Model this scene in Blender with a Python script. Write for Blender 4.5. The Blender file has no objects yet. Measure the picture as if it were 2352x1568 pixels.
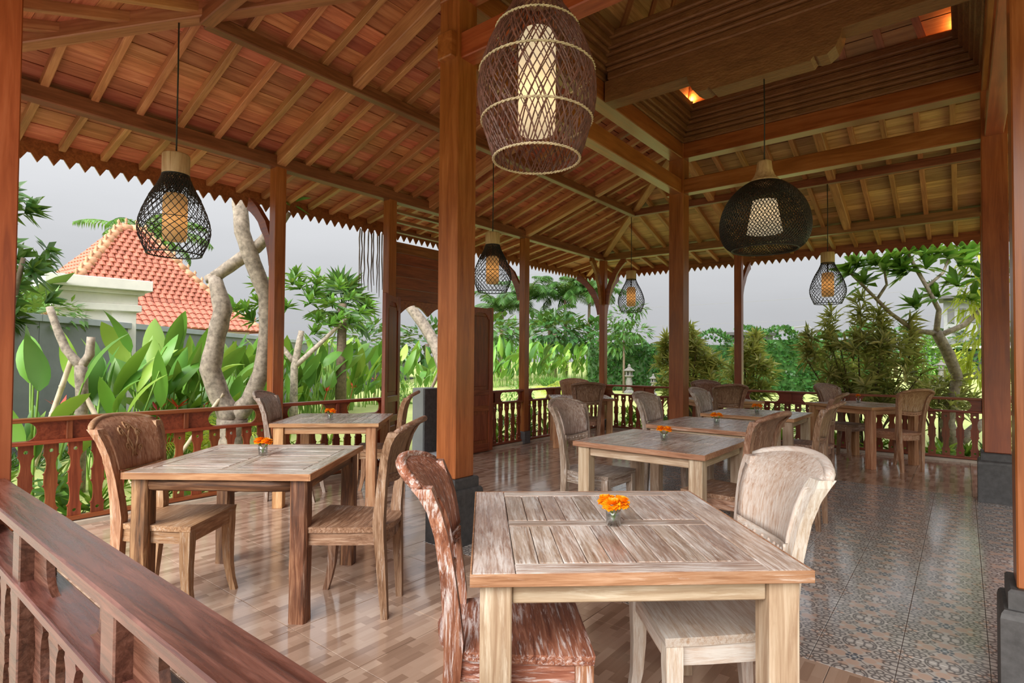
import bpy, math, random
from mathutils import Vector, Matrix, Quaternion, geometry
random.seed(7)
R = math.radians
scene = bpy.context.scene
col = scene.collection

# ------------------------------------------------------------------ camera
cam_d = bpy.data.cameras.new('camera')
cam = bpy.data.objects.new('camera', cam_d)
col.objects.link(cam)
cam_d.sensor_fit = 'HORIZONTAL'
cam_d.sensor_width = 36.0
cam_d.lens = 1291.26 * 36.0 / 2352.0
cam_d.shift_y = (797.795 - 784.0) / 2352.0
cam_d.clip_start = 0.02
cam_d.clip_end = 800
_r = Vector((0.7801282, 0.6255812, 0.0069365))
_u = Vector((0.0082475, -0.0213701, 0.9997376))
_f = Vector((-0.6255653, 0.7798663, 0.0218309))
cam.matrix_world = Matrix(((_r.x, _u.x, -_f.x, 5.77466), (_r.y, _u.y, -_f.y, -10.19802),
                           (_r.z, _u.z, -_f.z, 1.395565), (0, 0, 0, 1)))
scene.camera = cam

# ------------------------------------------------------------------ sky, sun, exposure
scene.view_settings.view_transform = 'Standard'
scene.view_settings.look = 'None'
scene.view_settings.gamma = 1.0
scene.view_settings.use_curve_mapping = False
scene.view_settings.exposure = 1.05
SKY = 0.25
SKY_ZENITH = 3.0
SUN = 3.5
world = bpy.data.worlds.new('overcast_sky')
scene.world = world
world.use_nodes = True
wn = world.node_tree.nodes
wl = world.node_tree.links
wn.clear()
w_tc = wn.new('ShaderNodeTexCoord')
w_sep = wn.new('ShaderNodeSeparateXYZ')
wl.new(w_tc.outputs['Generated'], w_sep.inputs[0])
w_ab = wn.new('ShaderNodeMath'); w_ab.operation = 'MAXIMUM'; w_ab.inputs[1].default_value = 0.0
wl.new(w_sep.outputs['Z'], w_ab.inputs[0])
w_pw = wn.new('ShaderNodeMath'); w_pw.operation = 'POWER'; w_pw.inputs[1].default_value = 1.25
wl.new(w_ab.outputs[0], w_pw.inputs[0])
w_ma = wn.new('ShaderNodeMath'); w_ma.operation = 'MULTIPLY_ADD'
w_ma.inputs[1].default_value = SKY_ZENITH; w_ma.inputs[2].default_value = 1.0
wl.new(w_pw.outputs[0], w_ma.inputs[0])
w_mp = wn.new('ShaderNodeMapping'); w_mp.inputs['Scale'].default_value = (1.5, 1.5, 7.0)
wl.new(w_tc.outputs['Generated'], w_mp.inputs[0])
w_no = wn.new('ShaderNodeTexNoise'); w_no.inputs['Scale'].default_value = 2.2; w_no.inputs['Detail'].default_value = 5
wl.new(w_mp.outputs[0], w_no.inputs['Vector'])
w_mr = wn.new('ShaderNodeMapRange'); w_mr.inputs['From Min'].default_value = 0.3; w_mr.inputs['From Max'].default_value = 0.7
w_mr.inputs['To Min'].default_value = 0.97; w_mr.inputs['To Max'].default_value = 1.03
wl.new(w_no.outputs['Fac'], w_mr.inputs['Value'])
w_m2 = wn.new('ShaderNodeMath'); w_m2.operation = 'MULTIPLY'
wl.new(w_ma.outputs[0], w_m2.inputs[0]); wl.new(w_mr.outputs['Result'], w_m2.inputs[1])
w_m3 = wn.new('ShaderNodeMath'); w_m3.operation = 'MULTIPLY'; w_m3.inputs[1].default_value = SKY
wl.new(w_m2.outputs[0], w_m3.inputs[0])
w_bg = wn.new('ShaderNodeBackground'); w_bg.inputs['Color'].default_value = (0.95, 0.965, 1.0, 1)
wl.new(w_m3.outputs[0], w_bg.inputs['Strength'])
w_out = wn.new('ShaderNodeOutputWorld')
wl.new(w_bg.outputs[0], w_out.inputs['Surface'])

sun_d = bpy.data.lights.new('sun', 'SUN')
sun_d.energy = SUN
sun_d.angle = R(50)
sun_d.color = (1.0, 0.96, 0.9)
sun = bpy.data.objects.new('sun', sun_d)
col.objects.link(sun)
sun.rotation_euler = Vector((-0.18, 0.80, -0.56)).to_track_quat('-Z', 'Y').to_euler()
scene.cycles.max_bounces = 8
scene.cycles.diffuse_bounces = 5
scene.cycles.glossy_bounces = 3
scene.cycles.transmission_bounces = 6
scene.cycles.transparent_max_bounces = 6
scene.cycles.sample_clamp_indirect = 4.0
scene.cycles.caustics_reflective = False
scene.cycles.caustics_refractive = False

# ------------------------------------------------------------------ plan of the pavilion (x right along the far side, y away)
A, D = 2.705, 6.038            # x of the inner pillars
B, C = -7.067, -2.675          # y of the inner pillars
XE, YN = 8.743, -9.742         # outer sides x = 0 .. XE, y = YN .. 0
GZ = -0.12                     # garden level
ZP = 3.437                     # underside of the wall plate

# ------------------------------------------------------------------ mesh helpers
_cache = {}
def wm(o):
    m = o.matrix_basis.copy()
    if o.parent:
        m = wm(o.parent) @ o.matrix_parent_inverse @ m
    return m

class MB:
    def __init__(s):
        s.v = []; s.f = []; s.sm = []
    def add(s, vs, fs, sm=False):
        b = len(s.v)
        s.v.extend([tuple(v) for v in vs])
        for f in fs:
            s.f.append(tuple(i + b for i in f)); s.sm.append(sm)
    def box(s, c, h, ch=0.0, rot=None):
        """box with centre c and half sizes h, edges chamfered by ch"""
        hx, hy, hz = h
        vs = []
        if ch <= 0:
            for x in (-hx, hx):
                for y in (-hy, hy):
                    for z in (-hz, hz):
                        vs.append((x, y, z))
            fs = [(0, 1, 3, 2), (4, 6, 7, 5), (0, 4, 5, 1), (2, 3, 7, 6), (0, 2, 6, 4), (1, 5, 7, 3)]
        else:
            idx = {}
            for sx in (-1, 1):
                for sy in (-1, 1):
                    for sz in (-1, 1):
                        for ax in range(3):
                            q = [sx * (hx - ch), sy * (hy - ch), sz * (hz - ch)]
                            q[ax] = (sx, sy, sz)[ax] * (hx, hy, hz)[ax]
                            idx[(sx, sy, sz, ax)] = len(vs); vs.append(tuple(q))
            fs = []
            for ax in range(3):
                a1, a2 = (ax + 1) % 3, (ax + 2) % 3
                for sg in (-1, 1):
                    loop = []
                    for p, q in ((-1, -1), (1, -1), (1, 1), (-1, 1)):
                        k = [0, 0, 0]; k[ax] = sg; k[a1] = p; k[a2] = q
                        loop.append(idx[(k[0], k[1], k[2], ax)])
                    fs.append(tuple(loop if sg > 0 else loop[::-1]))
            for ax in range(3):
                a1, a2 = (ax + 1) % 3, (ax + 2) % 3
                for p in (-1, 1):
                    for q in (-1, 1):
                        k0 = [0, 0, 0]; k0[ax] = -1; k0[a1] = p; k0[a2] = q
                        k1 = list(k0); k1[ax] = 1
                        l = [idx[(*k0, a1)], idx[(*k1, a1)], idx[(*k1, a2)], idx[(*k0, a2)]]
                        fs.append(tuple(l if p * q < 0 else l[::-1]))
            for sx in (-1, 1):
                for sy in (-1, 1):
                    for sz in (-1, 1):
                        l = [idx[(sx, sy, sz, k)] for k in range(3)]
                        fs.append(tuple(l if sx * sy * sz > 0 else l[::-1]))
        c = Vector(c)
        vs = [(rot @ Vector(v) if rot else Vector(v)) + c for v in vs]
        s.add(vs, fs)
    def tube(s, pts, rad, n=8, sm=True, cap=True):
        pts = [Vector(p) for p in pts]
        if not isinstance(rad, (list, tuple)):
            rad = [rad] * len(pts)
        vs = []; fs = []
        up = None
        for i, p in enumerate(pts):
            t = (pts[min(i + 1, len(pts) - 1)] - pts[max(i - 1, 0)])
            if t.length < 1e-9: t = Vector((0, 0, 1))
            t.normalize()
            if up is None:
                up = t.orthogonal().normalized()
            up = (up - t * up.dot(t))
            if up.length < 1e-6: up = t.orthogonal()
            up.normalize()
            w = t.cross(up)
            for k in range(n):
                a = 2 * math.pi * k / n
                vs.append(p + (up * math.cos(a) + w * math.sin(a)) * rad[i])
        for i in range(len(pts) - 1):
            for k in range(n):
                k2 = (k + 1) % n
                fs.append((i * n + k, i * n + k2, (i + 1) * n + k2, (i + 1) * n + k))
        if cap:
            fs.append(tuple(range(n - 1, -1, -1)))
            m = (len(pts) - 1) * n
            fs.append(tuple(m + k for k in range(n)))
        s.add(vs, fs, sm)
    def lathe(s, prof, n=16, c=(0, 0, 0), sm=True, cap=True):
        vs = []; fs = []
        for r, z in prof:
            for k in range(n):
                a = 2 * math.pi * k / n
                vs.append((c[0] + r * math.cos(a), c[1] + r * math.sin(a), c[2] + z))
        for i in range(len(prof) - 1):
            for k in range(n):
                k2 = (k + 1) % n
                fs.append((i * n + k, i * n + k2, (i + 1) * n + k2, (i + 1) * n + k))
        if cap:
            fs.append(tuple(range(n - 1, -1, -1)))
            m = (len(prof) - 1) * n
            fs.append(tuple(m + k for k in range(n)))
        s.add(vs, fs, sm)
    def loft(s, rings, sm=False, cap=True):
        n = len(rings[0]); vs = []; fs = []
        for r in rings: vs.extend(r)
        for i in range(len(rings) - 1):
            for k in range(n):
                k2 = (k + 1) % n
                fs.append((i * n + k, i * n + k2, (i + 1) * n + k2, (i + 1) * n + k))
        if cap:
            fs.append(tuple(range(n - 1, -1, -1)))
            m = (len(rings) - 1) * n
            fs.append(tuple(m + k for k in range(n)))
        s.add(vs, fs, sm)
    def plate(s, loops, t, fr):
        """flat board: loops of (u,v) (outer, then holes), thickness t, frame fr(u,v,w)->xyz"""
        flat = [p for l in loops for p in l]
        tris = geometry.tessellate_polygon([[Vector((p[0], p[1], 0)) for p in l] for l in loops])
        n = len(flat)
        vs = [fr(u, v, -t / 2) for u, v in flat] + [fr(u, v, t / 2) for u, v in flat]
        fs = []
        for a, b, c in tris:
            fs.append((a, b, c)); fs.append((c + n, b + n, a + n))
        o = 0
        for l in loops:
            m = len(l)
            for k in range(m):
                i, j = o + k, o + (k + 1) % m
                fs.append((i, i + n, j + n, j))
            o += m
        s.add(vs, fs)
    def mesh(s, name):
        me = bpy.data.meshes.new(name)
        me.from_pydata(s.v, [], s.f)
        me.polygons.foreach_set('use_smooth', s.sm)
        me.update()
        return me

def fixn(me):
    import bmesh
    bm = bmesh.new(); bm.from_mesh(me)
    bmesh.ops.recalc_face_normals(bm, faces=bm.faces)
    bm.to_mesh(me); bm.free()

def put(name, me, mat, parent=None, local=False, mw=None):
    """link a mesh as one object; world coordinates unless local"""
    o = bpy.data.objects.new(name, me)
    col.objects.link(o)
    if mat is not None:
        if len(me.materials) == 0:
            me.materials.append(mat)
        if me.materials[0] is not mat:
            o.material_slots[0].link = 'OBJECT'
            o.material_slots[0].material = mat
    if mw is not None:
        o.matrix_basis = mw
    if parent is not None:
        o.parent = parent
        if not local:
            o.matrix_parent_inverse = wm(parent).inverted()
    return o

def obj(name, mb, mat, parent=None, local=False, mw=None, fix=False):
    me = mb.mesh(name)
    if fix: fixn(me)
    return put(name, me, mat, parent, local, mw)

def tag(o, label, cat, group=None):
    o['label'] = label; o['category'] = cat
    if group: o['group'] = group
    return o
def thing(name, label, cat, loc=(0, 0, 0), rz=0.0, group=None):
    o = bpy.data.objects.new(name, None)
    col.objects.link(o)
    o.empty_display_size = 0.1
    o.location = loc; o.rotation_euler = (0, 0, rz)
    o.matrix_basis = Matrix.Translation(loc) @ Matrix.Rotation(rz, 4, 'Z')
    return tag(o, label, cat, group)
def struct(name, label=None):
    o = bpy.data.objects.new(name, None)
    col.objects.link(o)
    o['kind'] = 'structure'
    if label: o['label'] = label
    return o
def sobj(name, mb, mat, **k):
    o = obj(name, mb, mat, **k); o['kind'] = 'structure'; return o

def beam(name, p0, p1, w, h, mat, parent=None, up=(0, 0, 1), ch=0.006, off=(0, 0)):
    """a timber whose own X axis runs from p0 to p1 (w sideways, h along up), mesh shared between equal sizes"""
    p0 = Vector(p0); p1 = Vector(p1)
    x = (p1 - p0); L = x.length; x.normalize()
    z = Vector(up); z = (z - x * z.dot(x)).normalized()
    y = z.cross(x)
    key = ('beam', round(L, 3), w, h, ch)
    if key not in _cache:
        mb = MB(); mb.box((0, 0, 0), (round(L, 3) / 2, w / 2, h / 2), ch)
        _cache[key] = mb.mesh(name)
    c = (p0 + p1) / 2 + y * off[0] + z * off[1]
    m = Matrix(((x.x, y.x, z.x, c.x), (x.y, y.y, z.y, c.y), (x.z, y.z, z.z, c.z), (0, 0, 0, 1)))
    return put(name, _cache[key], mat, parent, mw=m)
# ------------------------------------------------------------------ materials
class NB:
    def __init__(s, name):
        s.m = bpy.data.materials.new(name); s.m.use_nodes = True
        s.t = s.m.node_tree; s.t.nodes.clear()
        s.out = s.n('ShaderNodeOutputMaterial')
    def n(s, ty, **k):
        q = s.t.nodes.new(ty)
        for a, b in k.items(): setattr(q, a, b)
        return q
    def l(s, a, b): s.t.links.new(a, b)
    def val(s, sock, v):
        if isinstance(v, bpy.types.NodeSocket): s.l(v, sock)
        else: sock.default_value = v
    def M(s, op, a, b=None, c=None):
        q = s.n('ShaderNodeMath', operation=op)
        for i, v in enumerate((a, b, c)):
            if v is not None: s.val(q.inputs[i], v)
        return q.outputs[0]
    def mix(s, fac, a, b, mode='MIX'):
        q = s.n('ShaderNodeMix', data_type='RGBA', blend_type=mode)
        s.val(q.inputs[0], fac)
        for sock, v in ((q.inputs[6], a), (q.inputs[7], b)):
            if isinstance(v, tuple) and len(v) == 3: v = (*v, 1)
            s.val(sock, v)
        return q.outputs[2]
    def ramp(s, fac, stops):
        q = s.n('ShaderNodeValToRGB')
        el = q.color_ramp.elements
        while len(el) < len(stops): el.new(0.5)
        for e, (p, c) in zip(el, stops):
            e.position = p; e.color = (*c, 1) if len(c) == 3 else c
        s.l(fac, q.inputs[0]); return q.outputs[0]
    def rng(s, v, a, b, c=0.0, d=1.0):
        q = s.n('ShaderNodeMapRange')
        s.l(v, q.inputs['Value'])
        for nm, x in (('From Min', a), ('From Max', b), ('To Min', c), ('To Max', d)): q.inputs[nm].default_value = x
        return q.outputs['Result']
    def noise(s, vec, scale, detail=4, rough=.55, dist=0.0):
        q = s.n('ShaderNodeTexNoise')
        q.inputs['Scale'].default_value = scale; q.inputs['Detail'].default_value = detail
        q.inputs['Roughness'].default_value = rough; q.inputs['Distortion'].default_value = dist
        s.l(vec, q.inputs['Vector']); return q.outputs['Fac']
    def mapping(s, vec, scale=(1, 1, 1), loc=(0, 0, 0), rot=(0, 0, 0)):
        q = s.n('ShaderNodeMapping')
        s.l(vec, q.inputs['Vector'])
        for nm, v in (('Scale', scale), ('Location', loc), ('Rotation', rot)): s.val(q.inputs[nm], v)
        return q.outputs[0]
    def bsdf(s, color, rough=.5, bump=None, bstr=.2, bdist=.004, **k):
        q = s.n('ShaderNodeBsdfPrincipled')
        if isinstance(color, tuple): color = (*color[:3], 1)
        s.val(q.inputs['Base Color'], color); s.val(q.inputs['Roughness'], rough)
        for a, b in k.items(): s.val(q.inputs[a.replace('_', ' ')], b)
        if bump is not None:
            bn = s.n('ShaderNodeBump'); bn.inputs['Strength'].default_value = bstr; bn.inputs['Distance'].default_value = bdist
            s.l(bump, bn.inputs['Height']); s.l(bn.outputs[0], q.inputs['Normal'])
        s.l(q.outputs[0], s.out.inputs['Surface']); return q

def wood(name, cols, axis='X', gs=1.0, rough=.45, wash=None, wash_at=(.5, .68), var=.25, hue=.01, bump=.25, patch=.35, coat=0.0):
    """timber grained along the object's own axis; wash = colour of a worn pale limewash"""
    b = NB(name)
    tc = b.n('ShaderNodeTexCoord'); oi = b.n('ShaderNodeObjectInfo')
    rnd = oi.outputs['Random']
    off = b.n('ShaderNodeCombineXYZ')
    b.l(b.M('MULTIPLY', rnd, 31.7), off.inputs[0]); b.l(b.M('MULTIPLY', rnd, 17.3), off.inputs[1]); b.l(b.M('MULTIPLY', rnd, 23.1), off.inputs[2])
    lo, hi = 1.1 * gs, 15.0 * gs
    sc = {'X': (lo, hi, hi), 'Y': (hi, lo, hi), 'Z': (hi, hi, lo)}[axis]
    vec = b.mapping(tc.outputs['Object'], scale=sc, loc=off.outputs[0])
    vec0 = b.mapping(tc.outputs['Object'], scale=(1, 1, 1), loc=off.outputs[0])
    g = b.noise(vec, 2.0, 7, .62, .9)
    fine = b.noise(vec, 9.0, 3, .6, .3)
    p = b.noise(vec0, 2.4, 3, .5)
    gg = b.M('ADD', b.M('MULTIPLY', g, .8), b.M('MULTIPLY', fine, .2))
    c = b.ramp(gg, [(.36, cols[0]), (.5, cols[1]), (.63, cols[2])])
    c = b.mix(b.rng(p, .35, .7, 0, patch), c, tuple(x * .55 for x in cols[0]), 'MIX')
    if wash:
        w1 = b.noise(vec, 3.2, 8, .72, .5)
        w2 = b.noise(vec0, 3.5, 3, .5)
        f = b.rng(b.M('ADD', b.M('MULTIPLY', w1, .72), b.M('MULTIPLY', w2, .28)), wash_at[0], wash_at[1], 0, .85)
        c = b.mix(f, c, wash)
    hs = b.n('ShaderNodeHueSaturation')
    b.l(c, hs.inputs['Color'])
    b.l(b.rng(rnd, 0, 1, 1 - var, 1 + var), hs.inputs['Value'])
    r2 = b.M('FRACT', b.M('MULTIPLY', rnd, 7.31))
    b.l(b.rng(r2, 0, 1, .5 - hue, .5 + hue), hs.inputs['Hue'])
    rr = b.rng(gg, .3, .7, rough - .08, rough + .12)
    k = {'Coat_Weight': coat, 'Coat_Roughness': .18} if coat else {}
    b.bsdf(hs.outputs['Color'], rr, bump=gg, bstr=bump, bdist=.006, **k)
    return b.m

def plain(name, c, rough=.6, var=0.0, noise=None, bump=0.0, **k):
    b = NB(name)
    tc = b.n('ShaderNodeTexCoord')
    cc = (*c, 1)
    n = None
    if noise:
        n = b.noise(tc.outputs['Object'], noise[0], 6, .65)
        cc = b.mix(b.rng(n, .3, .7), tuple(x * (1 - noise[1]) for x in c), tuple(min(1, x * (1 + noise[1])) for x in c))
    if var:
        oi = b.n('ShaderNodeObjectInfo'); hs = b.n('ShaderNodeHueSaturation')
        if isinstance(cc, tuple): hs.inputs['Color'].default_value = cc
        else: b.l(cc, hs.inputs['Color'])
        b.l(b.rng(oi.outputs['Random'], 0, 1, 1 - var, 1 + var), hs.inputs['Value']); cc = hs.outputs[0]
    b.bsdf(cc, rough, bump=n if bump else None, bstr=bump, **k)
    return b.m

def leafmat(name, c1, c2, trans=.35, rough=.4, var=.3, vscale=3.0, tint=(.55, .75, .08)):
    b = NB(name)
    tc = b.n('ShaderNodeTexCoord'); oi = b.n('ShaderNodeObjectInfo'); geo = b.n('ShaderNodeNewGeometry')
    n = b.noise(geo.outputs['Position'], vscale, 2, .5)
    r = b.M('FRACT', b.M('ADD', geo.outputs['Random Per Island'], oi.outputs['Random']))
    f = b.M('ADD', b.M('MULTIPLY', r, .6), b.M('MULTIPLY', n, .4))
    c = b.mix(b.rng(f, .15, .85), c1, c2)
    hs = b.n('ShaderNodeHueSaturation'); b.l(c, hs.inputs['Color'])
    b.l(b.rng(b.M('FRACT', b.M('MULTIPLY', r, 5.7)), 0, 1, 1 - var, 1 + var), hs.inputs['Value'])
    p = b.n('ShaderNodeBsdfPrincipled'); b.l(hs.outputs[0], p.inputs['Base Color']); p.inputs['Roughness'].default_value = rough
    tr = b.n('ShaderNodeBsdfTranslucent')
    c2_ = b.mix(.5, hs.outputs[0], tint); b.l(c2_, tr.inputs['Color'])
    mx = b.n('ShaderNodeMixShader'); mx.inputs[0].default_value = trans
    b.l(p.outputs[0], mx.inputs[1]); b.l(tr.outputs[0], mx.inputs[2]); b.l(mx.outputs[0], b.out.inputs['Surface'])
    return b.m

DARK = [(.105, .030, .0105), (.200, .062, .020), (.285, .100, .036)]
M_PIL = {a: wood('teak_pillar_' + a, [(.23, .052, .014), (.33, .082, .023), (.41, .118, .040)], a, .55, .34, var=.08, patch=.28, bump=.12, coat=.15) for a in 'XYZ'}
M_RAIL = wood('teak_rail', [(.17, .038, .013), (.27, .066, .022), (.36, .10, .036)], 'X', .9, .36, var=.12, patch=.25, bump=.15, coat=.15)
M_RAILZ = wood('teak_baluster', [(.15, .036, .013), (.24, .060, .021), (.32, .092, .034)], 'Z', .9, .4, var=.15, patch=.25, bump=.15)
M_RAILD = wood('dark_worn_rail', [(.055, .020, .014), (.115, .042, .028), (.19, .078, .055)], 'X', 1.3, .27, var=.08, patch=.3, bump=.3, coat=.3)
M_BEAM = wood('teak_beam', [(.15, .048, .020), (.23, .075, .032), (.31, .11, .05)], 'X', .7, .42, var=.1, patch=.3, bump=.15)
M_RAFT = wood('teak_rafter', [(.33, .115, .048), (.46, .18, .08), (.58, .26, .125)], 'X', .8, .48, var=.2, patch=.3)
M_PLANK2 = wood('roof_board_red_cast', [(.36, .095, .045), (.54, .17, .085), (.66, .25, .14)], 'X', .6, .55, var=.26, hue=.012, patch=.3)  # same boards, with the reddish cast of the light put into their colour
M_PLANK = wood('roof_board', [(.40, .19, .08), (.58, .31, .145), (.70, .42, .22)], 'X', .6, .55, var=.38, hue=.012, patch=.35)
M_CARVE = None
M_TOP = {a: wood('limed_table_top_' + a, [(.26, .155, .105), (.46, .340, .265), (.60, .500, .425)], a, 1.6, .25, wash=(.80, .77, .74), wash_at=(.47, .62), var=.16, patch=.4, bump=.35, coat=.25) for a in 'XYZ'}
M_TBL = {
 'pale': {a: wood('pale_table_timber_' + a, [(.32, .205, .125), (.47, .345, .23), (.60, .48, .35)], a, .9, .55, wash=(.80, .72, .58), wash_at=(.52, .72), var=.12, patch=.2) for a in 'XYZ'},
 'rust': {a: wood('rustic_table_timber_' + a, [(.05, .020, .010), (.19, .075, .034), (.40, .21, .11)], a, 1.0, .55, wash=(.62, .48, .38), wash_at=(.58, .72), var=.15, patch=.55, bump=.6) for a in 'XYZ'},
 'warm': {a: wood('warm_table_timber_' + a, [(.32, .135, .055), (.52, .265, .125), (.66, .40, .22)], a, .9, .55, wash=(.76, .62, .48), wash_at=(.55, .74), var=.12, patch=.3) for a in 'XYZ'},
}
M_EDGE = wood('reddish_table_edge', [(.26, .105, .055), (.40, .19, .11), (.52, .30, .20)], 'X', 1.6, .5, wash=(.76, .68, .62), wash_at=(.55, .66), var=.1, patch=.25)
_ch = {
 'red': ([(.14, .045, .022), (.30, .115, .060), (.46, .22, .13)], (.74, .66, .64), (.51, .60), .5),
 'pale': ([(.40, .25, .16), (.54, .40, .30), (.62, .52, .44)], (.70, .67, .63), (.38, .58), .55),
 'tan': ([(.25, .11, .05), (.44, .235, .125), (.58, .37, .23)], (.72, .64, .56), (.54, .70), .55),
 'brown': ([(.13, .058, .028), (.27, .145, .085), (.42, .27, .18)], (.66, .60, .55), (.55, .70), .55),
 'grey': ([(.19, .115, .08), (.36, .26, .20), (.50, .41, .34)], (.70, .66, .63), (.49, .64), .5),
}
M_CH = {k: {a: wood('chair_%s_%s' % (k, a), v[0], a, 1.9, v[3], wash=v[1], wash_at=v[2], var=.1, patch=.35, bump=.5) for a in 'XYZ'} for k, v in _ch.items()}

def carved():
    b = NB('carved_teak')
    tc = b.n('ShaderNodeTexCoord')
    w = b.n('ShaderNodeTexVoronoi'); w.inputs['Scale'].default_value = 42.0
    b.l(b.mapping(tc.outputs['Object'], scale=(.8, 1.3, 1.3)), w.inputs['Vector'])
    n = b.noise(b.mapping(tc.outputs['Object'], scale=(.5, 3, 3)), 9, 6, .7, 1.0)
    h = b.M('ADD', b.M('MULTIPLY', w.outputs['Distance'], .9), b.M('MULTIPLY', n, .5))
    c = b.ramp(n, [(.3, (.15, .055, .020)), (.55, (.24, .095, .038)), (.75, (.34, .155, .068))])
    b.bsdf(c, .5, bump=h, bstr=.55, bdist=.006)
    return b.m
M_CARVE = carved()
M_STONE = plain('dark_andesite', (.060, .060, .062), .55, noise=(22, .35), bump=.25)
M_STONE2 = plain('dark_andesite_light', (.10, .10, .105), .6, noise=(18, .3), bump=.25)
M_CURB = plain('pale_kerb', (.50, .44, .36), .6, noise=(9, .15))
M_GROUT = plain('tile_grout', (.16, .13, .11), .8)
M_CEM = plain('grey_cement', (.26, .27, .275), .75, noise=(2.5, .12), bump=.05)
M_CEM2 = plain('grey_cement_coping', (.46, .49, .53), .7, noise=(3, .1))
M_LIME = plain('white_limestone', (.80, .78, .72), .75, noise=(4, .06))
M_TILE = plain('terracotta_tile', (.52, .175, .115), .7, var=.22, noise=(9, .18))
M_TILE2 = plain('terracotta_ridge', (.66, .34, .20), .7, var=.15, noise=(9, .2))
M_LANT = plain('weathered_lava_stone', (.15, .145, .135), .85, noise=(14, .35), bump=.5)
M_WIRE = plain('black_wire', (.012, .012, .013), .5)
M_BRONZE = plain('dark_bamboo_weave', (.030, .024, .020), .5)
M_CORD = plain('black_cord', (.02, .018, .016), .7)
M_ROPE = plain('natural_rope', (.56, .45, .30), .8, noise=(40, .3))
M_RATTAN = plain('brown_rattan', (.125, .048, .034), .55, var=.1, noise=(30, .45))
M_CAPW = wood('lamp_cap_wood', [(.42, .25, .13), (.56, .36, .21), (.66, .47, .30)], 'Z', 1.2, .55, var=.08, patch=.1)
M_BAMB = plain('bamboo_pole', (.66, .55, .40), .55, noise=(7, .3))
M_BARK = plain('plumeria_bark', (.34, .285, .235), .85, noise=(16, .55), bump=.7)
M_BARK2 = plain('dark_bark', (.16, .115, .08), .85, noise=(14, .4), bump=.5)
M_STEM = plain('green_stem', (.20, .36, .06), .5, noise=(5, .2))
M_HELI = [leafmat('heliconia_leaf_a', (.055, .18, .020), (.16, .35, .045), .16), leafmat('heliconia_leaf_b', (.035, .12, .020), (.10, .255, .04), .14), leafmat('heliconia_leaf_c', (.18, .34, .04), (.30, .46, .075), .18)]
M_LEAF_D = leafmat('dark_leaf', (.025, .085, .020), (.075, .19, .035), .15)
M_LEAF_M = leafmat('mid_leaf', (.05, .155, .024), (.15, .33, .045), .2)
M_LEAF_Y = leafmat('yellow_leaf', (.38, .44, .04), (.62, .62, .10), .4)
M_LEAF_S = leafmat('striped_leaf', (.22, .24, .06), (.80, .74, .30), .3, var=.4)
M_LEAF_S2 = leafmat('striped_leaf_dark', (.15, .165, .05), (.66, .60, .26), .28, var=.45)
M_LEAF_B = leafmat('border_leaf', (.07, .26, .02), (.40, .56, .10), .4, var=.5)
M_HEDGE = leafmat('hedge_leaf', (.014, .06, .016), (.045, .145, .028), .12)
M_RED = plain('red_bract', (.72, .06, .03), .45)
M_PINK = plain('pink_blossom', (.80, .25, .30), .5)
M_ORANGE = leafmat('marigold_petal', (1.0, .30, .005), (1.0, .46, .012), .12, var=.08, vscale=60, tint=(1.0, .35, .01))
M_SOIL = plain('dark_mulch', (.075, .07, .068), .9, noise=(4, .5), bump=.5)
M_IRON = plain('grey_steel', (.20, .20, .21), .5)

def glassmat(name, c=(1, 1, 1), k=1.0):
    """thin clear pane: lets the light straight through, reflects at grazing angles"""
    b = NB(name)
    tr = b.n('ShaderNodeBsdfTransparent'); tr.inputs['Color'].default_value = (*c, 1)
    gl = b.n('ShaderNodeBsdfGlossy'); gl.inputs['Roughness'].default_value = .03
    lw = b.n('ShaderNodeLayerWeight'); lw.inputs['Blend'].default_value = .35
    f = b.M('MULTIPLY', b.rng(lw.outputs['Facing'], .0, 1.0, .06, .75), k)
    mx = b.n('ShaderNodeMixShader'); b.l(f, mx.inputs[0])
    b.l(tr.outputs[0], mx.inputs[1]); b.l(gl.outputs[0], mx.inputs[2]); b.l(mx.outputs[0], b.out.inputs['Surface']); return b.m
M_GLASS = glassmat('clear_glass', (.93, .95, .95))
M_WATER = glassmat('water', (.90, .94, .92), .6)

def shade(name, c, em):
    b = NB(name)
    p = b.n('ShaderNodeBsdfPrincipled'); p.inputs['Base Color'].default_value = (*c, 1); p.inputs['Roughness'].default_value = .8
    tc = b.n('ShaderNodeTexCoord')
    n = b.noise(tc.outputs['Object'], 14, 6, .7)
    cc = b.mix(b.rng(n, .3, .7), tuple(x * .8 for x in c), c)
    b.l(cc, p.inputs['Base Color'])
    b.l(cc, p.inputs['Emission Color']); p.inputs['Emission Strength'].default_value = em
    tr = b.n('ShaderNodeBsdfTranslucent'); b.l(cc, tr.inputs['Color'])
    mx = b.n('ShaderNodeMixShader'); mx.inputs[0].default_value = .6
    b.l(p.outputs[0], mx.inputs[1]); b.l(tr.outputs[0], mx.inputs[2]); b.l(mx.outputs[0], b.out.inputs['Surface'])
    return b.m
M_SHADE = {'cream': shade('cream_paper_shade', (.90, .80, .60), .45), 'amber': shade('amber_paper_shade', (.72, .50, .27), .10)}

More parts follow.
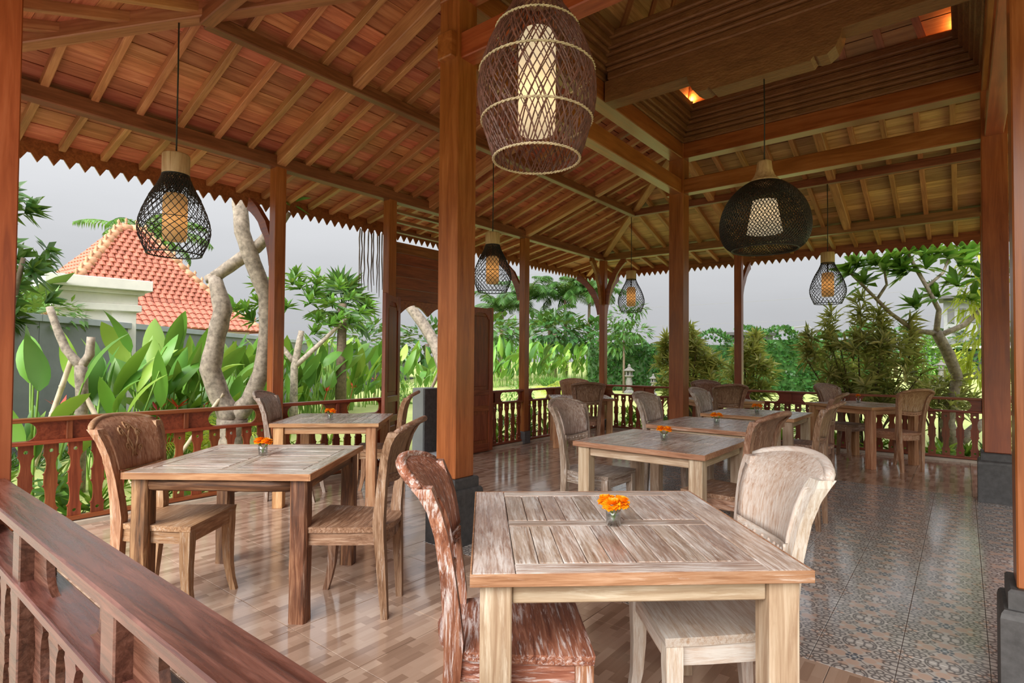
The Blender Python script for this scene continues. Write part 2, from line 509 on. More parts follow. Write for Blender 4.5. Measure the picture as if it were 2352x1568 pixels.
def floor_wood():
    b = NB('wood_look_floor_tile')
    geo = b.n('ShaderNodeNewGeometry'); oi = b.n('ShaderNodeObjectInfo')
    sep = b.n('ShaderNodeSeparateXYZ'); b.l(geo.outputs['Position'], sep.inputs[0])
    cmb = b.n('ShaderNodeCombineXYZ'); b.l(sep.outputs['Y'], cmb.inputs[0]); b.l(sep.outputs['X'], cmb.inputs[1])
    br = b.n('ShaderNodeTexBrick'); b.l(cmb.outputs[0], br.inputs['Vector'])
    br.inputs['Scale'].default_value = 1.0; br.inputs['Mortar Size'].default_value = 0.0
    br.inputs['Brick Width'].default_value = .18; br.inputs['Row Height'].default_value = .0455
    br.offset = .37; br.offset_frequency = 2
    br.inputs['Color1'].default_value = (0, 0, 0, 1); br.inputs['Color2'].default_value = (1, 1, 1, 1); br.inputs['Bias'].default_value = 0
    v = b.mapping(cmb.outputs[0], scale=(1.6, 26, 1))
    n = b.noise(v, 2.0, 5, .6, .3)
    f = b.M('ADD', b.M('MULTIPLY', br.outputs['Color'], .72), b.M('MULTIPLY', n, .28))
    c = b.ramp(f, [(.08, (.27, .17, .12)), (.42, (.40, .27, .198)), (.62, (.47, .33, .25)), (.9, (.54, .40, .31))])
    n2 = b.noise(geo.outputs['Position'], 1.5, 3, .5)
    b.bsdf(c, b.rng(n2, .3, .7, .10, .17), Specular_IOR_Level=1.0)
    return b.m
M_FLOOR = floor_wood()

def floor_pattern():
    """cement-tile print: grey field, salmon petals, dark scrolls and a blue-grey star at each centre"""
    b = NB('patterned_floor_tile')
    geo = b.n('ShaderNodeNewGeometry')
    sep = b.n('ShaderNodeSeparateXYZ'); b.l(geo.outputs['Position'], sep.inputs[0])
    P = .333
    def cell(s, o):
        t = b.M('DIVIDE', b.M('SUBTRACT', s, o), P)
        return b.M('SUBTRACT', b.M('FRACT', b.M('ADD', t, 400.0)), .5)
    u = cell(sep.outputs['X'], 5.195); v = cell(sep.outputs['Y'], -7.236)
    au = b.M('ABSOLUTE', u); av = b.M('ABSOLUTE', v)
    hi = b.M('MAXIMUM', au, av); lo = b.M('MINIMUM', au, av)
    def dist(cx, cy):
        return b.M('SQRT', b.M('ADD', b.M('POWER', b.M('SUBTRACT', hi, cx), 2.0), b.M('POWER', b.M('SUBTRACT', lo, cy), 2.0)))
    def inside(d, r, s=.008):
        return b.rng(d, r + s, r - s, 0.0, 1.0)
    def ring(cx, cy, r, w=.013):
        return inside(b.M('ABSOLUTE', b.M('SUBTRACT', dist(cx, cy), r)), w)
    def mx(*a):
        q = a[0]
        for x in a[1:]: q = b.M('MAXIMUM', q, x)
        return q
    diag = b.M('SUBTRACT', hi, lo)
    line = b.M('MULTIPLY', inside(diag, .011), b.rng(hi, .09, .10))
    dark = mx(line, ring(.405, .395, .055), ring(.43, .30, .045), ring(.33, .245, .04), ring(.47, .12, .06), ring(.38, .075, .045),
              b.M('MULTIPLY', ring(.5, .0, .21), b.rng(lo, .10, .12)), ring(.23, .15, .03), ring(.49, .49, .08))
    petal = mx(inside(dist(.185, .0), .085, .015), inside(dist(.30, .10), .065, .015), inside(dist(.50, .40), .05, .015))
    c0 = dist(0.0, 0.0)
    star = mx(inside(c0, .055), inside(dist(.085, .0), .030), inside(dist(.075, .07), .022))
    core = inside(c0, .028)
    n = b.noise(geo.outputs['Position'], 9, 4, .6)
    base = b.mix(b.rng(n, .3, .7), (.50, .475, .45), (.58, .555, .53))
    c = b.mix(b.M('MULTIPLY', petal, .8), base, (.56, .39, .30))
    c = b.mix(b.M('MULTIPLY', dark, .85), c, (.10, .092, .098))
    c = b.mix(star, c, (.10, .115, .145)); c = b.mix(core, c, (.50, .55, .58))
    b.bsdf(c, .13, Specular_IOR_Level=1.0)
    return b.m
M_PAT = floor_pattern()

def lawnmat():
    b = NB('mown_lawn')
    geo = b.n('ShaderNodeNewGeometry')
    n = b.noise(geo.outputs['Position'], .35, 4, .6); m = b.noise(geo.outputs['Position'], 14, 4, .7)
    f = b.M('ADD', b.M('MULTIPLY', n, .6), b.M('MULTIPLY', m, .4))
    c = b.ramp(f, [(.3, (.27, .36, .095)), (.5, (.37, .43, .135)), (.7, (.48, .49, .20))])
    b.bsdf(c, .8, bump=m, bstr=.6, bdist=.03)
    return b.m
M_LAWN = lawnmat()
# ------------------------------------------------------------------ ground and floor
g = MB(); g.add([(-220, -120, GZ), (220, -120, GZ), (220, 320, GZ), (-220, 320, GZ)], [(0, 1, 2, 3)])
sobj('ground', g, M_LAWN)
g = MB(); g.box((4.5, -12.4, GZ + .01), (9.5, 2.45, .02), .004); sobj('added_paving', g, M_CURB)  # unseen paving, added to cut the lawn's green bounce on the near railing
fl = struct('floor', 'glossy floor of wood-look tiles around a carpet of patterned tiles')
g = MB(); g.box((XE / 2, YN / 2, -.07), (XE / 2 + .12, -YN / 2 + .12, .064)); obj('screed', g, M_GROUT, fl)
RX0, RX1, RY0, RY1 = 2.531, 6.194, -7.236, -2.574
def tile(x0, y0, x1, y1, m, nm='tile'):
    w, h = round(x1 - x0, 3), round(y1 - y0, 3)
    if w < .02 or h < .02: return
    key = ('tile', w, h)
    if key not in _cache:
        t = MB(); t.box((0, 0, -.004), (w / 2 - .0016, h / 2 - .0016, .004), .0012); _cache[key] = t.mesh('tile')
    put(nm, _cache[key], m, fl, mw=Matrix.Translation(((x0 + x1) / 2, (y0 + y1) / 2, 0)))
for i in range(11):
    for j in range(14):
        tile(RX0 + .333 * i, RY0 + .333 * j, RX0 + .333 * (i + 1), RY0 + .333 * (j + 1), M_PAT, 'patterned_tile')
def tilegrid(x0, x1, y0, y1):
    xs = [x0] + [2.522 + .553 * k for k in range(-8, 14) if x0 + .03 < 2.522 + .553 * k < x1 - .03] + [x1]
    ys = [y0] + [-8.615 + .5475 * k for k in range(-6, 20) if y0 + .03 < -8.615 + .5475 * k < y1 - .03] + [y1]
    for i in range(len(xs) - 1):
        for j in range(len(ys) - 1):
            tile(xs[i], ys[j], xs[i + 1], ys[j + 1], M_FLOOR, 'floor_tile')
tilegrid(0.0, RX0, YN, 0.0)
tilegrid(RX0, RX1, YN, RY0)
tilegrid(RX0, RX1, RY1, 0.0)
tilegrid(RX1, XE, YN, 0.0)
kb = struct('trim_1', 'pale kerb along the foot of the railings')
for p0, p1 in (((0, YN, .01), (0, -5.54, .01)), ((0, -4.2, .01), (0, 0, .01)), ((0, 0, .01), (XE, 0, .01))):
    beam('kerb', p0, p1, .10, .055, M_CURB, kb, ch=.006)
for k, (y0, y1) in enumerate(((-5.54, -4.87), (-4.87, -4.2))):
    beam('doorstep_slab', (-.42, y0, -.03), (-.42, y1, -.03), .74, .06, M_CEM2, kb, ch=.004)

# ------------------------------------------------------------------ pillars and posts
def pillar(x, y, top, label):
    t = thing('pillar', label, 'pillar', (x, y, 0))
    m = MB()
    def ring(h, z, r=0.0): return [(x + sx * h, y + sy * h, z) for sx, sy in ((-1, -1), (1, -1), (1, 1), (-1, 1))]
    m.loft([ring(.156, 0), ring(.156, .385), ring(.152, .405), ring(.143, .418), ring(.131, .42), ring(.131, .487), ring(.122, .497)])
    obj('stone_base', m, M_STONE, t)
    m = MB(); h = .103
    m.box((0, 0, 0), (h, h, (top - .497) / 2), .006)
    o = put('shaft', m.mesh('shaft'), M_PIL['Z'], t, mw=Matrix.Translation((x, y, (top + .497) / 2)))
    return t
pA = pillar(A, B, 4.42, 'broad reddish-brown square pillar in the middle on a dark stone base')
pB = pillar(A, C, 4.42, 'square brown pillar behind the row of three tables, far corner of the patterned floor')
pC = pillar(D, C, 4.42, 'dark square pillar on a black stone base at the far right')
pD = pillar(D, B, 4.42, 'reddish pillar cut by the right edge with a grey stone base')
def post(x, y, label, braces=(), base=True, z1=ZP + .03, hw=.062):
    t = thing('post', label, 'post', (x, y, 0))
    z0 = .2 if base else .03
    m = MB(); m.box((0, 0, 0), (hw, hw, (z1 - z0) / 2), .005)
    put('shaft', m.mesh('post_shaft'), M_PIL['Z'], t, mw=Matrix.Translation((x, y, (z0 + z1) / 2)))
    if base:
        m = MB(); m.box((x, y, .1), (.085, .085, .1), .008); obj('stone_base', m, M_STONE2, t)
    for dx, dy, reach, za, zb in braces:
        # curved strut: foot on the post, head out under the eave or plate
        m = MB(); rings = []
        n = 9; d = Vector((dx, dy, 0)).normalized(); sd = Vector((-d.y, d.x, 0)) * .028
        for i in range(n):
            q = i / (n - 1); a = q * math.pi / 2
            cx = .06 + (reach - .06) * (1 - math.cos(a)) * .62 + (reach - .06) * q * .38
            cz = za + (zb - za) * (math.sin(a) * .45 + q * .55)
            wd = .050 + .026 * math.sin(q * math.pi * 3) ** 2 * (0.6) + (.02 if i in (0, n - 1) else 0)
            tx = Vector((d.x * math.sin(a) * .8 + d.x * .35, d.y * math.sin(a) * .8 + d.y * .35, math.cos(a) + .35)).normalized()
            nn = tx.cross(Vector((-d.y, d.x, 0))).normalized() * wd
            c = Vector((x, y, 0)) + d * cx + Vector((0, 0, cz))
            rings.append([c - nn - sd, c + nn - sd, c + nn + sd, c - nn + sd])
        m.loft(rings); obj('brace', m, M_RAIL, t, fix=True)
    return t
LB = (-1, 0, .62, 2.42, 3.17)
post(A, YN, 'brown post at the left picture edge where the near railing starts', (), False)
post(D, YN, 'post at the other end of the near railing', (), False)
post(0, B, 'brown post of the left side between the two left tables, with a curved brace', (LB,))
post(0, -5.54, 'brown post at the left jamb of the garden doorway', (), False)
post(0, -4.2, 'post at the right jamb of the garden doorway, behind the broad pillar', (), False)
post(0, C, 'slim brown post between the doorway and the far left corner, on a small dark stone', (LB,))
post(0, 0, 'corner post at the far left corner with a fan of curved braces', ((-1, 0, .62, 2.35, 3.17), (0, -1, .5, 2.55, ZP), (1, 0, .5, 2.55, ZP), (0, 1, .62, 2.35, 3.17)))
post(A, 0, 'slim post of the far side beside the dark woven dome lamp', ((0, 1, .62, 2.42, 3.17),))
post(D, 0, 'post of the far side hidden behind the dark pillar at the right', ((0, 1, .62, 2.42, 3.17),))
post(XE, 0, 'corner post at the far right corner', ())
post(XE, C, 'post of the right side nearest the far right corner', ())
post(XE, B, 'post of the right side nearest the entrance', ())
post(XE, YN, 'corner post at the near right corner', ())
post(0, YN, 'corner post at the near left corner', ())

# ------------------------------------------------------------------ roof
K = .33
def zr(s): return 3.545 + (K * s if s > 0 else .2 * s)
EAVE = .95
rc = 2.69
def planes():
    # frame(s, t): s inward from the wall line, t along it
    yield 'left', lambda s, t, z: Vector((s, t, z)), (YN, 0.0), [B, (B + C) / 2, C]
    yield 'far', lambda s, t, z: Vector((t, -s, z)), (0.0, XE), [A, (A + D) / 2, D]
    yield 'near', lambda s, t, z: Vector((t, YN + s, z)), (0.0, XE), [A, (A + D) / 2, D]
    yield 'right', lambda s, t, z: Vector((XE - s, t, z)), (YN, 0.0), [B, (B + C) / 2, C]
tim = struct('trim_2', 'ring of wall plates, purlins and hip rafters carrying the roof')
LAB = {'left': 'left', 'far': 'far', 'near': 'near', 'right': 'right'}
for side, fr, (t0, t1), mains in planes():
    up = (fr(-K, 0, 1) - fr(0, 0, 0)).normalized(); upe = (fr(-.2, 0, 1) - fr(0, 0, 0)).normalized()
    ce = struct('ceiling_' + side, 'underside of the %s roof slope, brown boards over rafters' % side)
    hidden = side == 'right'
    # boards, one per bay and row
    pitch = .1405
    rows = []
    s = -EAVE
    while s < rc - .02:
        rows.append(s); s += pitch
    bounds = [None] + mains + [None]
    for s in rows:
        sm = s + pitch / 2
        za = zr(sm) + .075
        sl = K if sm > 0 else .2
        for k in range(len(bounds) - 1):
            ta = t0 + sm if bounds[k] is None else bounds[k]
            tb = t1 - sm if bounds[k + 1] is None else bounds[k + 1]
            if tb - ta < .06: continue
            dz = random.uniform(-.005, .005)
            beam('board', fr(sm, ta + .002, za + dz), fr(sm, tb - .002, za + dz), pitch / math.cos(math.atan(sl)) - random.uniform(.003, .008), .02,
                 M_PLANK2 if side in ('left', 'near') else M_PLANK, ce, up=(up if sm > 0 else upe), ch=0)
    # common rafters
    L = []
    marks = [t0] + mains + [t1]
    for k in range(len(marks) - 1):
        n = max(2, round((marks[k + 1] - marks[k]) / .337))
        L += [marks[k] + (marks[k + 1] - marks[k]) * i / n for i in range(0 if k else 1, n)]
    for t in L:
        sm = min(rc, t - t0, t1 - t)
        main = any(abs(t - q) < 1e-6 for q in mains)
        if main:
            beam('main_rafter', fr(.0, t, zr(0) - .015), fr(rc, t, zr(rc) - .015), .105, .15, M_RAFT, ce, up=up, ch=.008)
        elif sm > .15:
            beam('rafter', fr(.0, t, zr(0) + .03), fr(sm, t, zr(sm) + .03), .056, .075, M_RAFT, ce, up=up, ch=.004)
        if True:
            beam('rafter_tail', fr(-EAVE + .02, t, zr(-EAVE) + .03), fr(.0, t, zr(0) + .03), .056, .07, M_RAFT, ce, up=upe, ch=.004)
    # tails at the corners
    for t in [t0 - .3, t0 - .6, t1 + .3, t1 + .6]:
        sx = -(t0 - t) if t < t0 else -(t - t1)
        beam('rafter_tail', fr(-EAVE + .02, t, zr(-EAVE) + .03), fr(sx - .02, t, zr(sx) + .03), .056, .07, M_RAFT, ce, up=upe, ch=.004)
    # plate, purlin
    beam('wall_plate', fr(0, t0 - .05, ZP + .068), fr(0, t1 + .05, ZP + .068), .125, .135, M_BEAM, tim, ch=.008)
    s = 1.35
    beam('purlin', fr(s, t0 + s, zr(s) - .055), fr(s, t1 - s, zr(s) - .055), .095, .11, M_BEAM, tim, ch=.008)
    # toothed eave board in lengths
    va = struct('trim_' + {'left': '3', 'far': '4', 'near': '5', 'right': '6'}[side], 'dark eave board with a row of hanging teeth, %s side' % side)
    e0, e1 = t0 - EAVE, t1 + EAVE
    nseg = 5; tp = (e1 - e0) / round((e1 - e0) / .123)
    ntot = round((e1 - e0) / tp)
    for q in range(nseg):
        a, b_ = round(q * ntot / nseg), round((q + 1) * ntot / nseg)
        ta, tb = e0 + a * tp, e0 + b_ * tp
        zt, zb, zo = 3.425, 3.285, 3.205
        lp = [(ta, zt), (ta, zb)]
        for i in range(a, b_):
            tx = e0 + i * tp
            lp += [(tx + .012, zb), (tx + tp / 2, zo), (tx + tp - .012, zb)]
        lp += [(tb, zb), (tb, zt)]
        m = MB(); m.plate([lp], .018, lambda u, v, w: fr(-EAVE + w, u, v)); obj('valance', m, M_RAIL, va, fix=True)
    # tiled outer skin that keeps the daylight out
    m = MB()
    P = [fr(-EAVE, t0 - EAVE, zr(-EAVE) + .13), fr(-EAVE, t1 + EAVE, zr(-EAVE) + .13), fr(0, t1, zr(0) + .13), fr(rc + .1, t1 - rc - .1, zr(rc + .1) + .13),
         fr(rc + .1, t0 + rc + .1, zr(rc + .1) + .13), fr(0, t0, zr(0) + .13)]
    m.add(P, [(0, 1, 2, 5), (5, 2, 3, 4)]); m.add([p + Vector((0, 0, .04)) for p in P], [(5, 2, 1, 0), (4, 3, 2, 5)])
    obj('tile_skin', m, M_TILE, ce)
for cx, cy, px, py in ((0, 0, A, C), (0, YN, A, B), (XE, 0, D, C), (XE, YN, D, B)):
    d = Vector((px - cx, py - cy, 0)).normalized()
    h0 = Vector((cx, cy, zr(0) + .02)); h1 = Vector((px, py, zr(rc) + .02))
    beam('hip_rafter', h0, h1, .115, .16, M_RAFT, tim, ch=.008)
    e = Vector((cx, cy, 0)) - d * (EAVE * 1.414 - .03)
    beam('hip_rafter_tail', (e.x, e.y, zr(-EAVE) + .015), h0, .10, .12, M_RAFT, tim, ch=.006)

# inner ring of beams, stepped carved cornice, middle carved beam, steep upper roof
ib = struct('trim_7', 'inner ring of tie beams between the four pillars')
t_ = .10
zl, zu = 3.795, 4.275
for (p0, p1) in (((A, B), (A, C)), ((D, B), (D, C)), ((A, B), (D, B)), ((A, C), (D, C))):
    d = (Vector((*p1, 0)) - Vector((*p0, 0))).normalized()
    for z, ext, hh in ((zl, .16, .20), (zu, .12, .21)):
        a = Vector((*p0, z)) - d * ext; b_ = Vector((*p1, z)) + d * ext
        beam('tie_beam', a, b_, .15 if z == zl else .19, hh, M_PIL['X'], ib, ch=.008)
co = struct('trim_8', 'stepped cornice of carved mouldings above the tie beams')
def ringbeam(inset, z0, z1, w):
    xa, xb, ya, yb = A + inset, D - inset, B + inset, C - inset
    for p0, p1 in (((xa, ya), (xa, yb)), ((xb, ya), (xb, yb)), ((xa, ya), (xb, ya)), ((xa, yb), (xb, yb))):
        beam('moulding', (*p0, (z0 + z1) / 2), (*p1, (z0 + z1) / 2), w, z1 - z0, M_CARVE, co, ch=.012)
steps = [(.03, 4.38, 4.455), (.075, 4.455, 4.50), (.11, 4.50, 4.58), (.155, 4.58, 4.625), (.19, 4.625, 4.71), (.24, 4.71, 4.80)]
for i, z0, z1 in steps: ringbeam(i, z0, z1, .17)
# middle beam (dada peksi): stacked, with a dropped carved centre
my = (B + C) / 2
mb_ = struct('trim_9', 'carved middle beam with a dropped ornamental centre')
lp = []
z0 = 4.135; zd = 3.94
pts = [(A + .12, z0), (3.72, z0), (3.735, 4.07), (3.77, 4.0), (3.83, 3.955), (3.90, 3.955), (3.93, 3.972), (3.955, zd), (4.79, zd), (4.815, 3.972), (4.845, 3.955), (4.915, 3.955), (4.975, 4.0), (5.01, 4.07), (5.025, z0), (D - .12, z0), (D - .12, 4.36), (A + .12, 4.36)]
m = MB(); m.plate([pts], .20, lambda u, v, w: Vector((u, my + w, v))); obj('carved_beam', m, M_CARVE, mb_, fix=True)
for k, (z, h, w) in enumerate(((4.40, .08, .26), (4.46, .045, .31), (4.525, .085, .37), (4.59, .045, .43), (4.655, .085, .49), (4.73, .07, .56))):
    beam('moulding', (A + .16, my, z), (D - .16, my, z), w, h, M_CARVE, mb_, ch=.012)
# steep upper roof
ur = struct('ceiling_upper', 'dark steep upper roof of boards above the cornice')
zb_, zt_ = 4.78, 7.6
xa, xb, ya, yb = A + .18, D - .18, B + .18, C - .18
hx = 1.2
def upf(side, q, z):
    k = (z - zb_) / (zt_ - zb_)
    x0, x1 = xa + hx * k, xb - hx * k
    y0, y1 = ya + 1.7 * k, yb - 1.7 * k
    return {'w': Vector((x0, y0 + (y1 - y0) * q, z)), 'e': Vector((x1, y0 + (y1 - y0) * q, z)), 'n': Vector((x0 + (x1 - x0) * q, y1, z)), 's': Vector((x0 + (x1 - x0) * q, y0, z))}[side]
for sd in 'wens':
    nrm = (upf(sd, 1, zb_) - upf(sd, 0, zb_)).cross(upf(sd, .5, zt_) - upf(sd, .5, zb_)).normalized()
    z = zb_
    while z < zt_ - .1:
        beam('board', upf(sd, 0, z + .1), upf(sd, 1, z + .1), .225, .02, M_PLANK, ur, up=nrm, ch=0)
        z += .2
    for q in [i / 8 for i in range(9)]:
        beam('rafter', upf(sd, q, zb_), upf(sd, q, zt_), .07, .06, M_RAFT, ur, up=nrm, ch=0)
m = MB()
for sd in 'wens':
    m.add([upf(sd, -.02, zb_ - .1) , upf(sd, 1.02, zb_ - .1), upf(sd, 1, zt_), upf(sd, 0, zt_)], [(0, 1, 2, 3)])
ctr = Vector(((xa + xb) / 2, (ya + yb) / 2, 0))
for i, v in enumerate(m.v):
    q = Vector(v); o = (q - ctr); o.z = 0
    m.v[i] = tuple(q + o.normalized() * .10 if o.length > .05 else q)
m.box((ctr.x, ctr.y, zt_ + .02), (1.2, 1.5, .03)); obj('tile_skin', m, M_TILE, ur)

# ------------------------------------------------------------------ railings
BAL = [(.695, .047), (.612, .047), (.603, .054), (.594, .047), (.572, .036), (.53, .029), (.49, .032), (.458, .041), (.447, .054), (.437, .044), (.362, .044), (.352, .054), (.341, .043), (.312, .035), (.25, .031), (.205, .034), (.178, .042), (.167, .054), (.155, .045), (.078, .045)]
def circ(cx, cz, r, n=10): return [(cx + r * math.cos(2 * math.pi * k / n), cz + r * math.sin(2 * math.pi * k / n)) for k in range(n)]
m = MB(); m.plate([[(h, z) for z, h in BAL] + [(-h, z) for z, h in BAL[::-1]], circ(0, .637, .015), circ(0, .126, .0145)], .022, lambda u, v, w: Vector((u, w, v)))
ME_BAL = m.mesh('baluster'); fixn(ME_BAL)
def railing(p0, p1, n, label, tw=.10, M_RAIL=M_RAIL, M_RAILZ=M_RAILZ):
    p0 = Vector((*p0, 0)); p1 = Vector((*p1, 0)); d = (p1 - p0); L = d.length; d.normalize(); nn = Vector((-d.y, d.x, 0))
    t = thing('railing', label, 'railing', (p0 + p1) / 2)
    rot = Matrix(((d.x, nn.x, 0, 0), (d.y, nn.y, 0, 0), (0, 0, 1, 0), (0, 0, 0, 1)))
    a, b_ = p0 + d * .062, p1 - d * .062
    Z = lambda v, z: (v.x, v.y, z)
    beam('top_rail', Z(a, .889), Z(b_, .889), tw, .034, M_RAIL, t, ch=.005)
    beam('middle_rail', Z(a, .708), Z(b_, .708), tw * .95, .030, M_RAIL, t, ch=.004)
    beam('bottom_rail', Z(a, .062), Z(b_, .062), .06, .036, M_RAIL, t, ch=.004)
    li = L - .124
    nb = round(li / .163)
    for k in range(nb):
        q = a + d * (li * (k + .5) / nb)
        put('baluster', ME_BAL, M_RAILZ, t, mw=Matrix.Translation(Z(q, 0)) @ rot)
    # openings with rounded ends between boards; a small upright over each board
    U = L / n; ho = .24; r = .074
    for k in range(n + 1):
        c = k * U
        x0 = c - (U / 2 - ho); x1 = c + (U / 2 - ho)
        lo, hi = .723, .872; zc = (lo + hi) / 2
        lp = []
        if k > 0:
            lp += [(x0 - r + r * math.sin(R(q)), zc + (hi - lo) / 2 * math.cos(R(q))) for q in range(0, 181, 20)]
        else:
            lp += [(.062, hi), (.062, lo)]
        if k < n:
            lp += [(x1 + r - r * math.sin(R(q)), zc - (hi - lo) / 2 * math.cos(R(q))) for q in range(0, 181, 20)]
        else:
            lp += [(L - .062, lo), (L - .062, hi)]
        m = MB(); m.plate([lp], .02, lambda u, v, w: Z(p0 + d * u + nn * w, v)); obj('rail_panel', m, M_RAIL, t, fix=True)
        if 0 < k < n:
            q = p0 + d * c
            m = MB(); m.box((0, 0, 0), (.021, .034, .076), .003)
            put('upright', m.mesh('upright'), M_RAILZ, t, mw=Matrix.Translation(Z(q, .798)) @ rot)
    return t
railing((0, YN), (0, B), 3, 'carved wooden railing of the left side behind the front left table')
railing((0, B), (0, -5.54), 2, 'short carved railing between the left post and the doorway')
railing((0, -4.2), (0, C), 2, 'short carved railing between the doorway and the slim post')
railing((0, C), (0, 0), 3, 'carved railing running into the far left corner')
railing((0, 0), (A, 0), 3, 'carved railing of the far side left of the brown pillar')
railing((A, 0), (D, 0), 4, 'carved railing of the far side at the right, before the lawn')
railing((D, 0), (XE, 0), 3, 'carved railing of the far side beyond the dark right pillar')
nr = railing((A, YN - .01), (D, YN - .01), 4, 'near railing in the lower left corner, seen from above', .115, M_RAILD, M_RAILD)
for k in range(1, 4):
    x = A + (D - A) * k / 4
    m = MB(); m.box((x, YN - .01, .475), (.042, .046, .396), .004); obj('baluster_post', m, M_RAILD, nr)

# ------------------------------------------------------------------ garden doorway
def leaf(name, hinge, ang, label):
    t = struct(name, label)
    W_, H_ = .56, 2.19
    c, s = math.cos(ang), math.sin(ang)
    F = lambda u, w, z: Vector((hinge[0] + u * c - w * s, hinge[1] + u * s + w * c, z))
    up = (0, 0, 1)
    z0 = .012
    for u in (.045, W_ - .045):
        beam('stile', F(u, 0, z0), F(u, 0, H_ - .0), .045, .09, M_RAIL, t, up=F(1, 0, 0) - F(0, 0, 0), ch=.004)
    for z, h in ((.07, .12), (.66, .08), (.90, .08)):
        beam('rail', F(.09, 0, z), F(W_ - .09, 0, z), .043, h, M_RAIL, t, ch=.004)
    # arched head rail
    lp = [(.09, H_ - .015), (.09, 2.0), (.12, 2.02), (.15, 2.07), (.20, 2.10), (W_ - .20, 2.10), (W_ - .15, 2.07), (W_ - .12, 2.02), (W_ - .09, 2.0), (W_ - .09, H_ - .015)]
    m = MB(); m.plate([lp], .043, lambda u, v, w: F(u, w, v)); obj('head_rail', m, M_RAIL, t, fix=True)
    for za, zb in ((.13, .62), (.70, .86), (.94, 2.10)):
        m = MB(); m.box((0, 0, 0), (W_ / 2 - .085, .008, (zb - za) / 2 + .004), 0)
        rot = Matrix(((c, -s, 0, 0), (s, c, 0, 0), (0, 0, 1, 0), (0, 0, 0, 1)))
        put('panel', m.mesh('panel'), M_RAILZ, t, mw=Matrix.Translation(F(W_ / 2, 0, (za + zb) / 2)) @ rot)
        if zb - za > .2:
            m = MB(); m.box((0, 0, 0), (W_ / 2 - .135, .016, (zb - za) / 2 - .05), .008)
            put('raised_field', m.mesh('raised_field'), M_RAILZ, t, mw=Matrix.Translation(F(W_ / 2, 0, (za + zb) / 2)) @ rot)
leaf('door_1', (.10, -5.46), R(-90 + 32), 'left leaf of the panelled garden door, swung open')
leaf('door_2', (.10, -4.18), R(90 - 1), 'right leaf of the panelled garden door, folded back behind the broad pillar')
hd = struct('wall_left', 'boarded head above the garden doorway with a scalloped lower edge')
zs = [2.17, 2.32, 2.48, 2.64, 2.79, 2.93]
for i in range(5):
    beam('header_board', (0, -5.48, (zs[i] + zs[i + 1]) / 2), (0, -4.26, (zs[i] + zs[i + 1]) / 2), .03, zs[i + 1] - zs[i] - .003, M_RAIL, hd, ch=.003)
sc = [(-5.48, 2.17), (-5.48, 1.90)]
for k in range(0, 9): sc.append((-5.46 + .36 * k / 8, 1.90 + .22 * math.sin(R(90) * k / 8)))
for k in range(0, 9): sc.append((-5.08 + .21 * k / 8, 2.10 - .12 * (1 - math.cos(R(90) * k / 8))))
sc2 = [(-9.74 - y, z) for y, z in sc[::-1]]
m = MB(); m.plate([sc + sc2[:-1] + [(-4.26, 2.17)]], .03, lambda u, v, w: Vector((w, u, v))); obj('scalloped_board', m, M_RAIL, hd, fix=True)
for z in (3.33, 3.20, 3.07):
    beam('cross_bar', (-.0, -5.48, z), (-.0, -4.26, z), .07, .035, M_BEAM, hd, ch=.003)
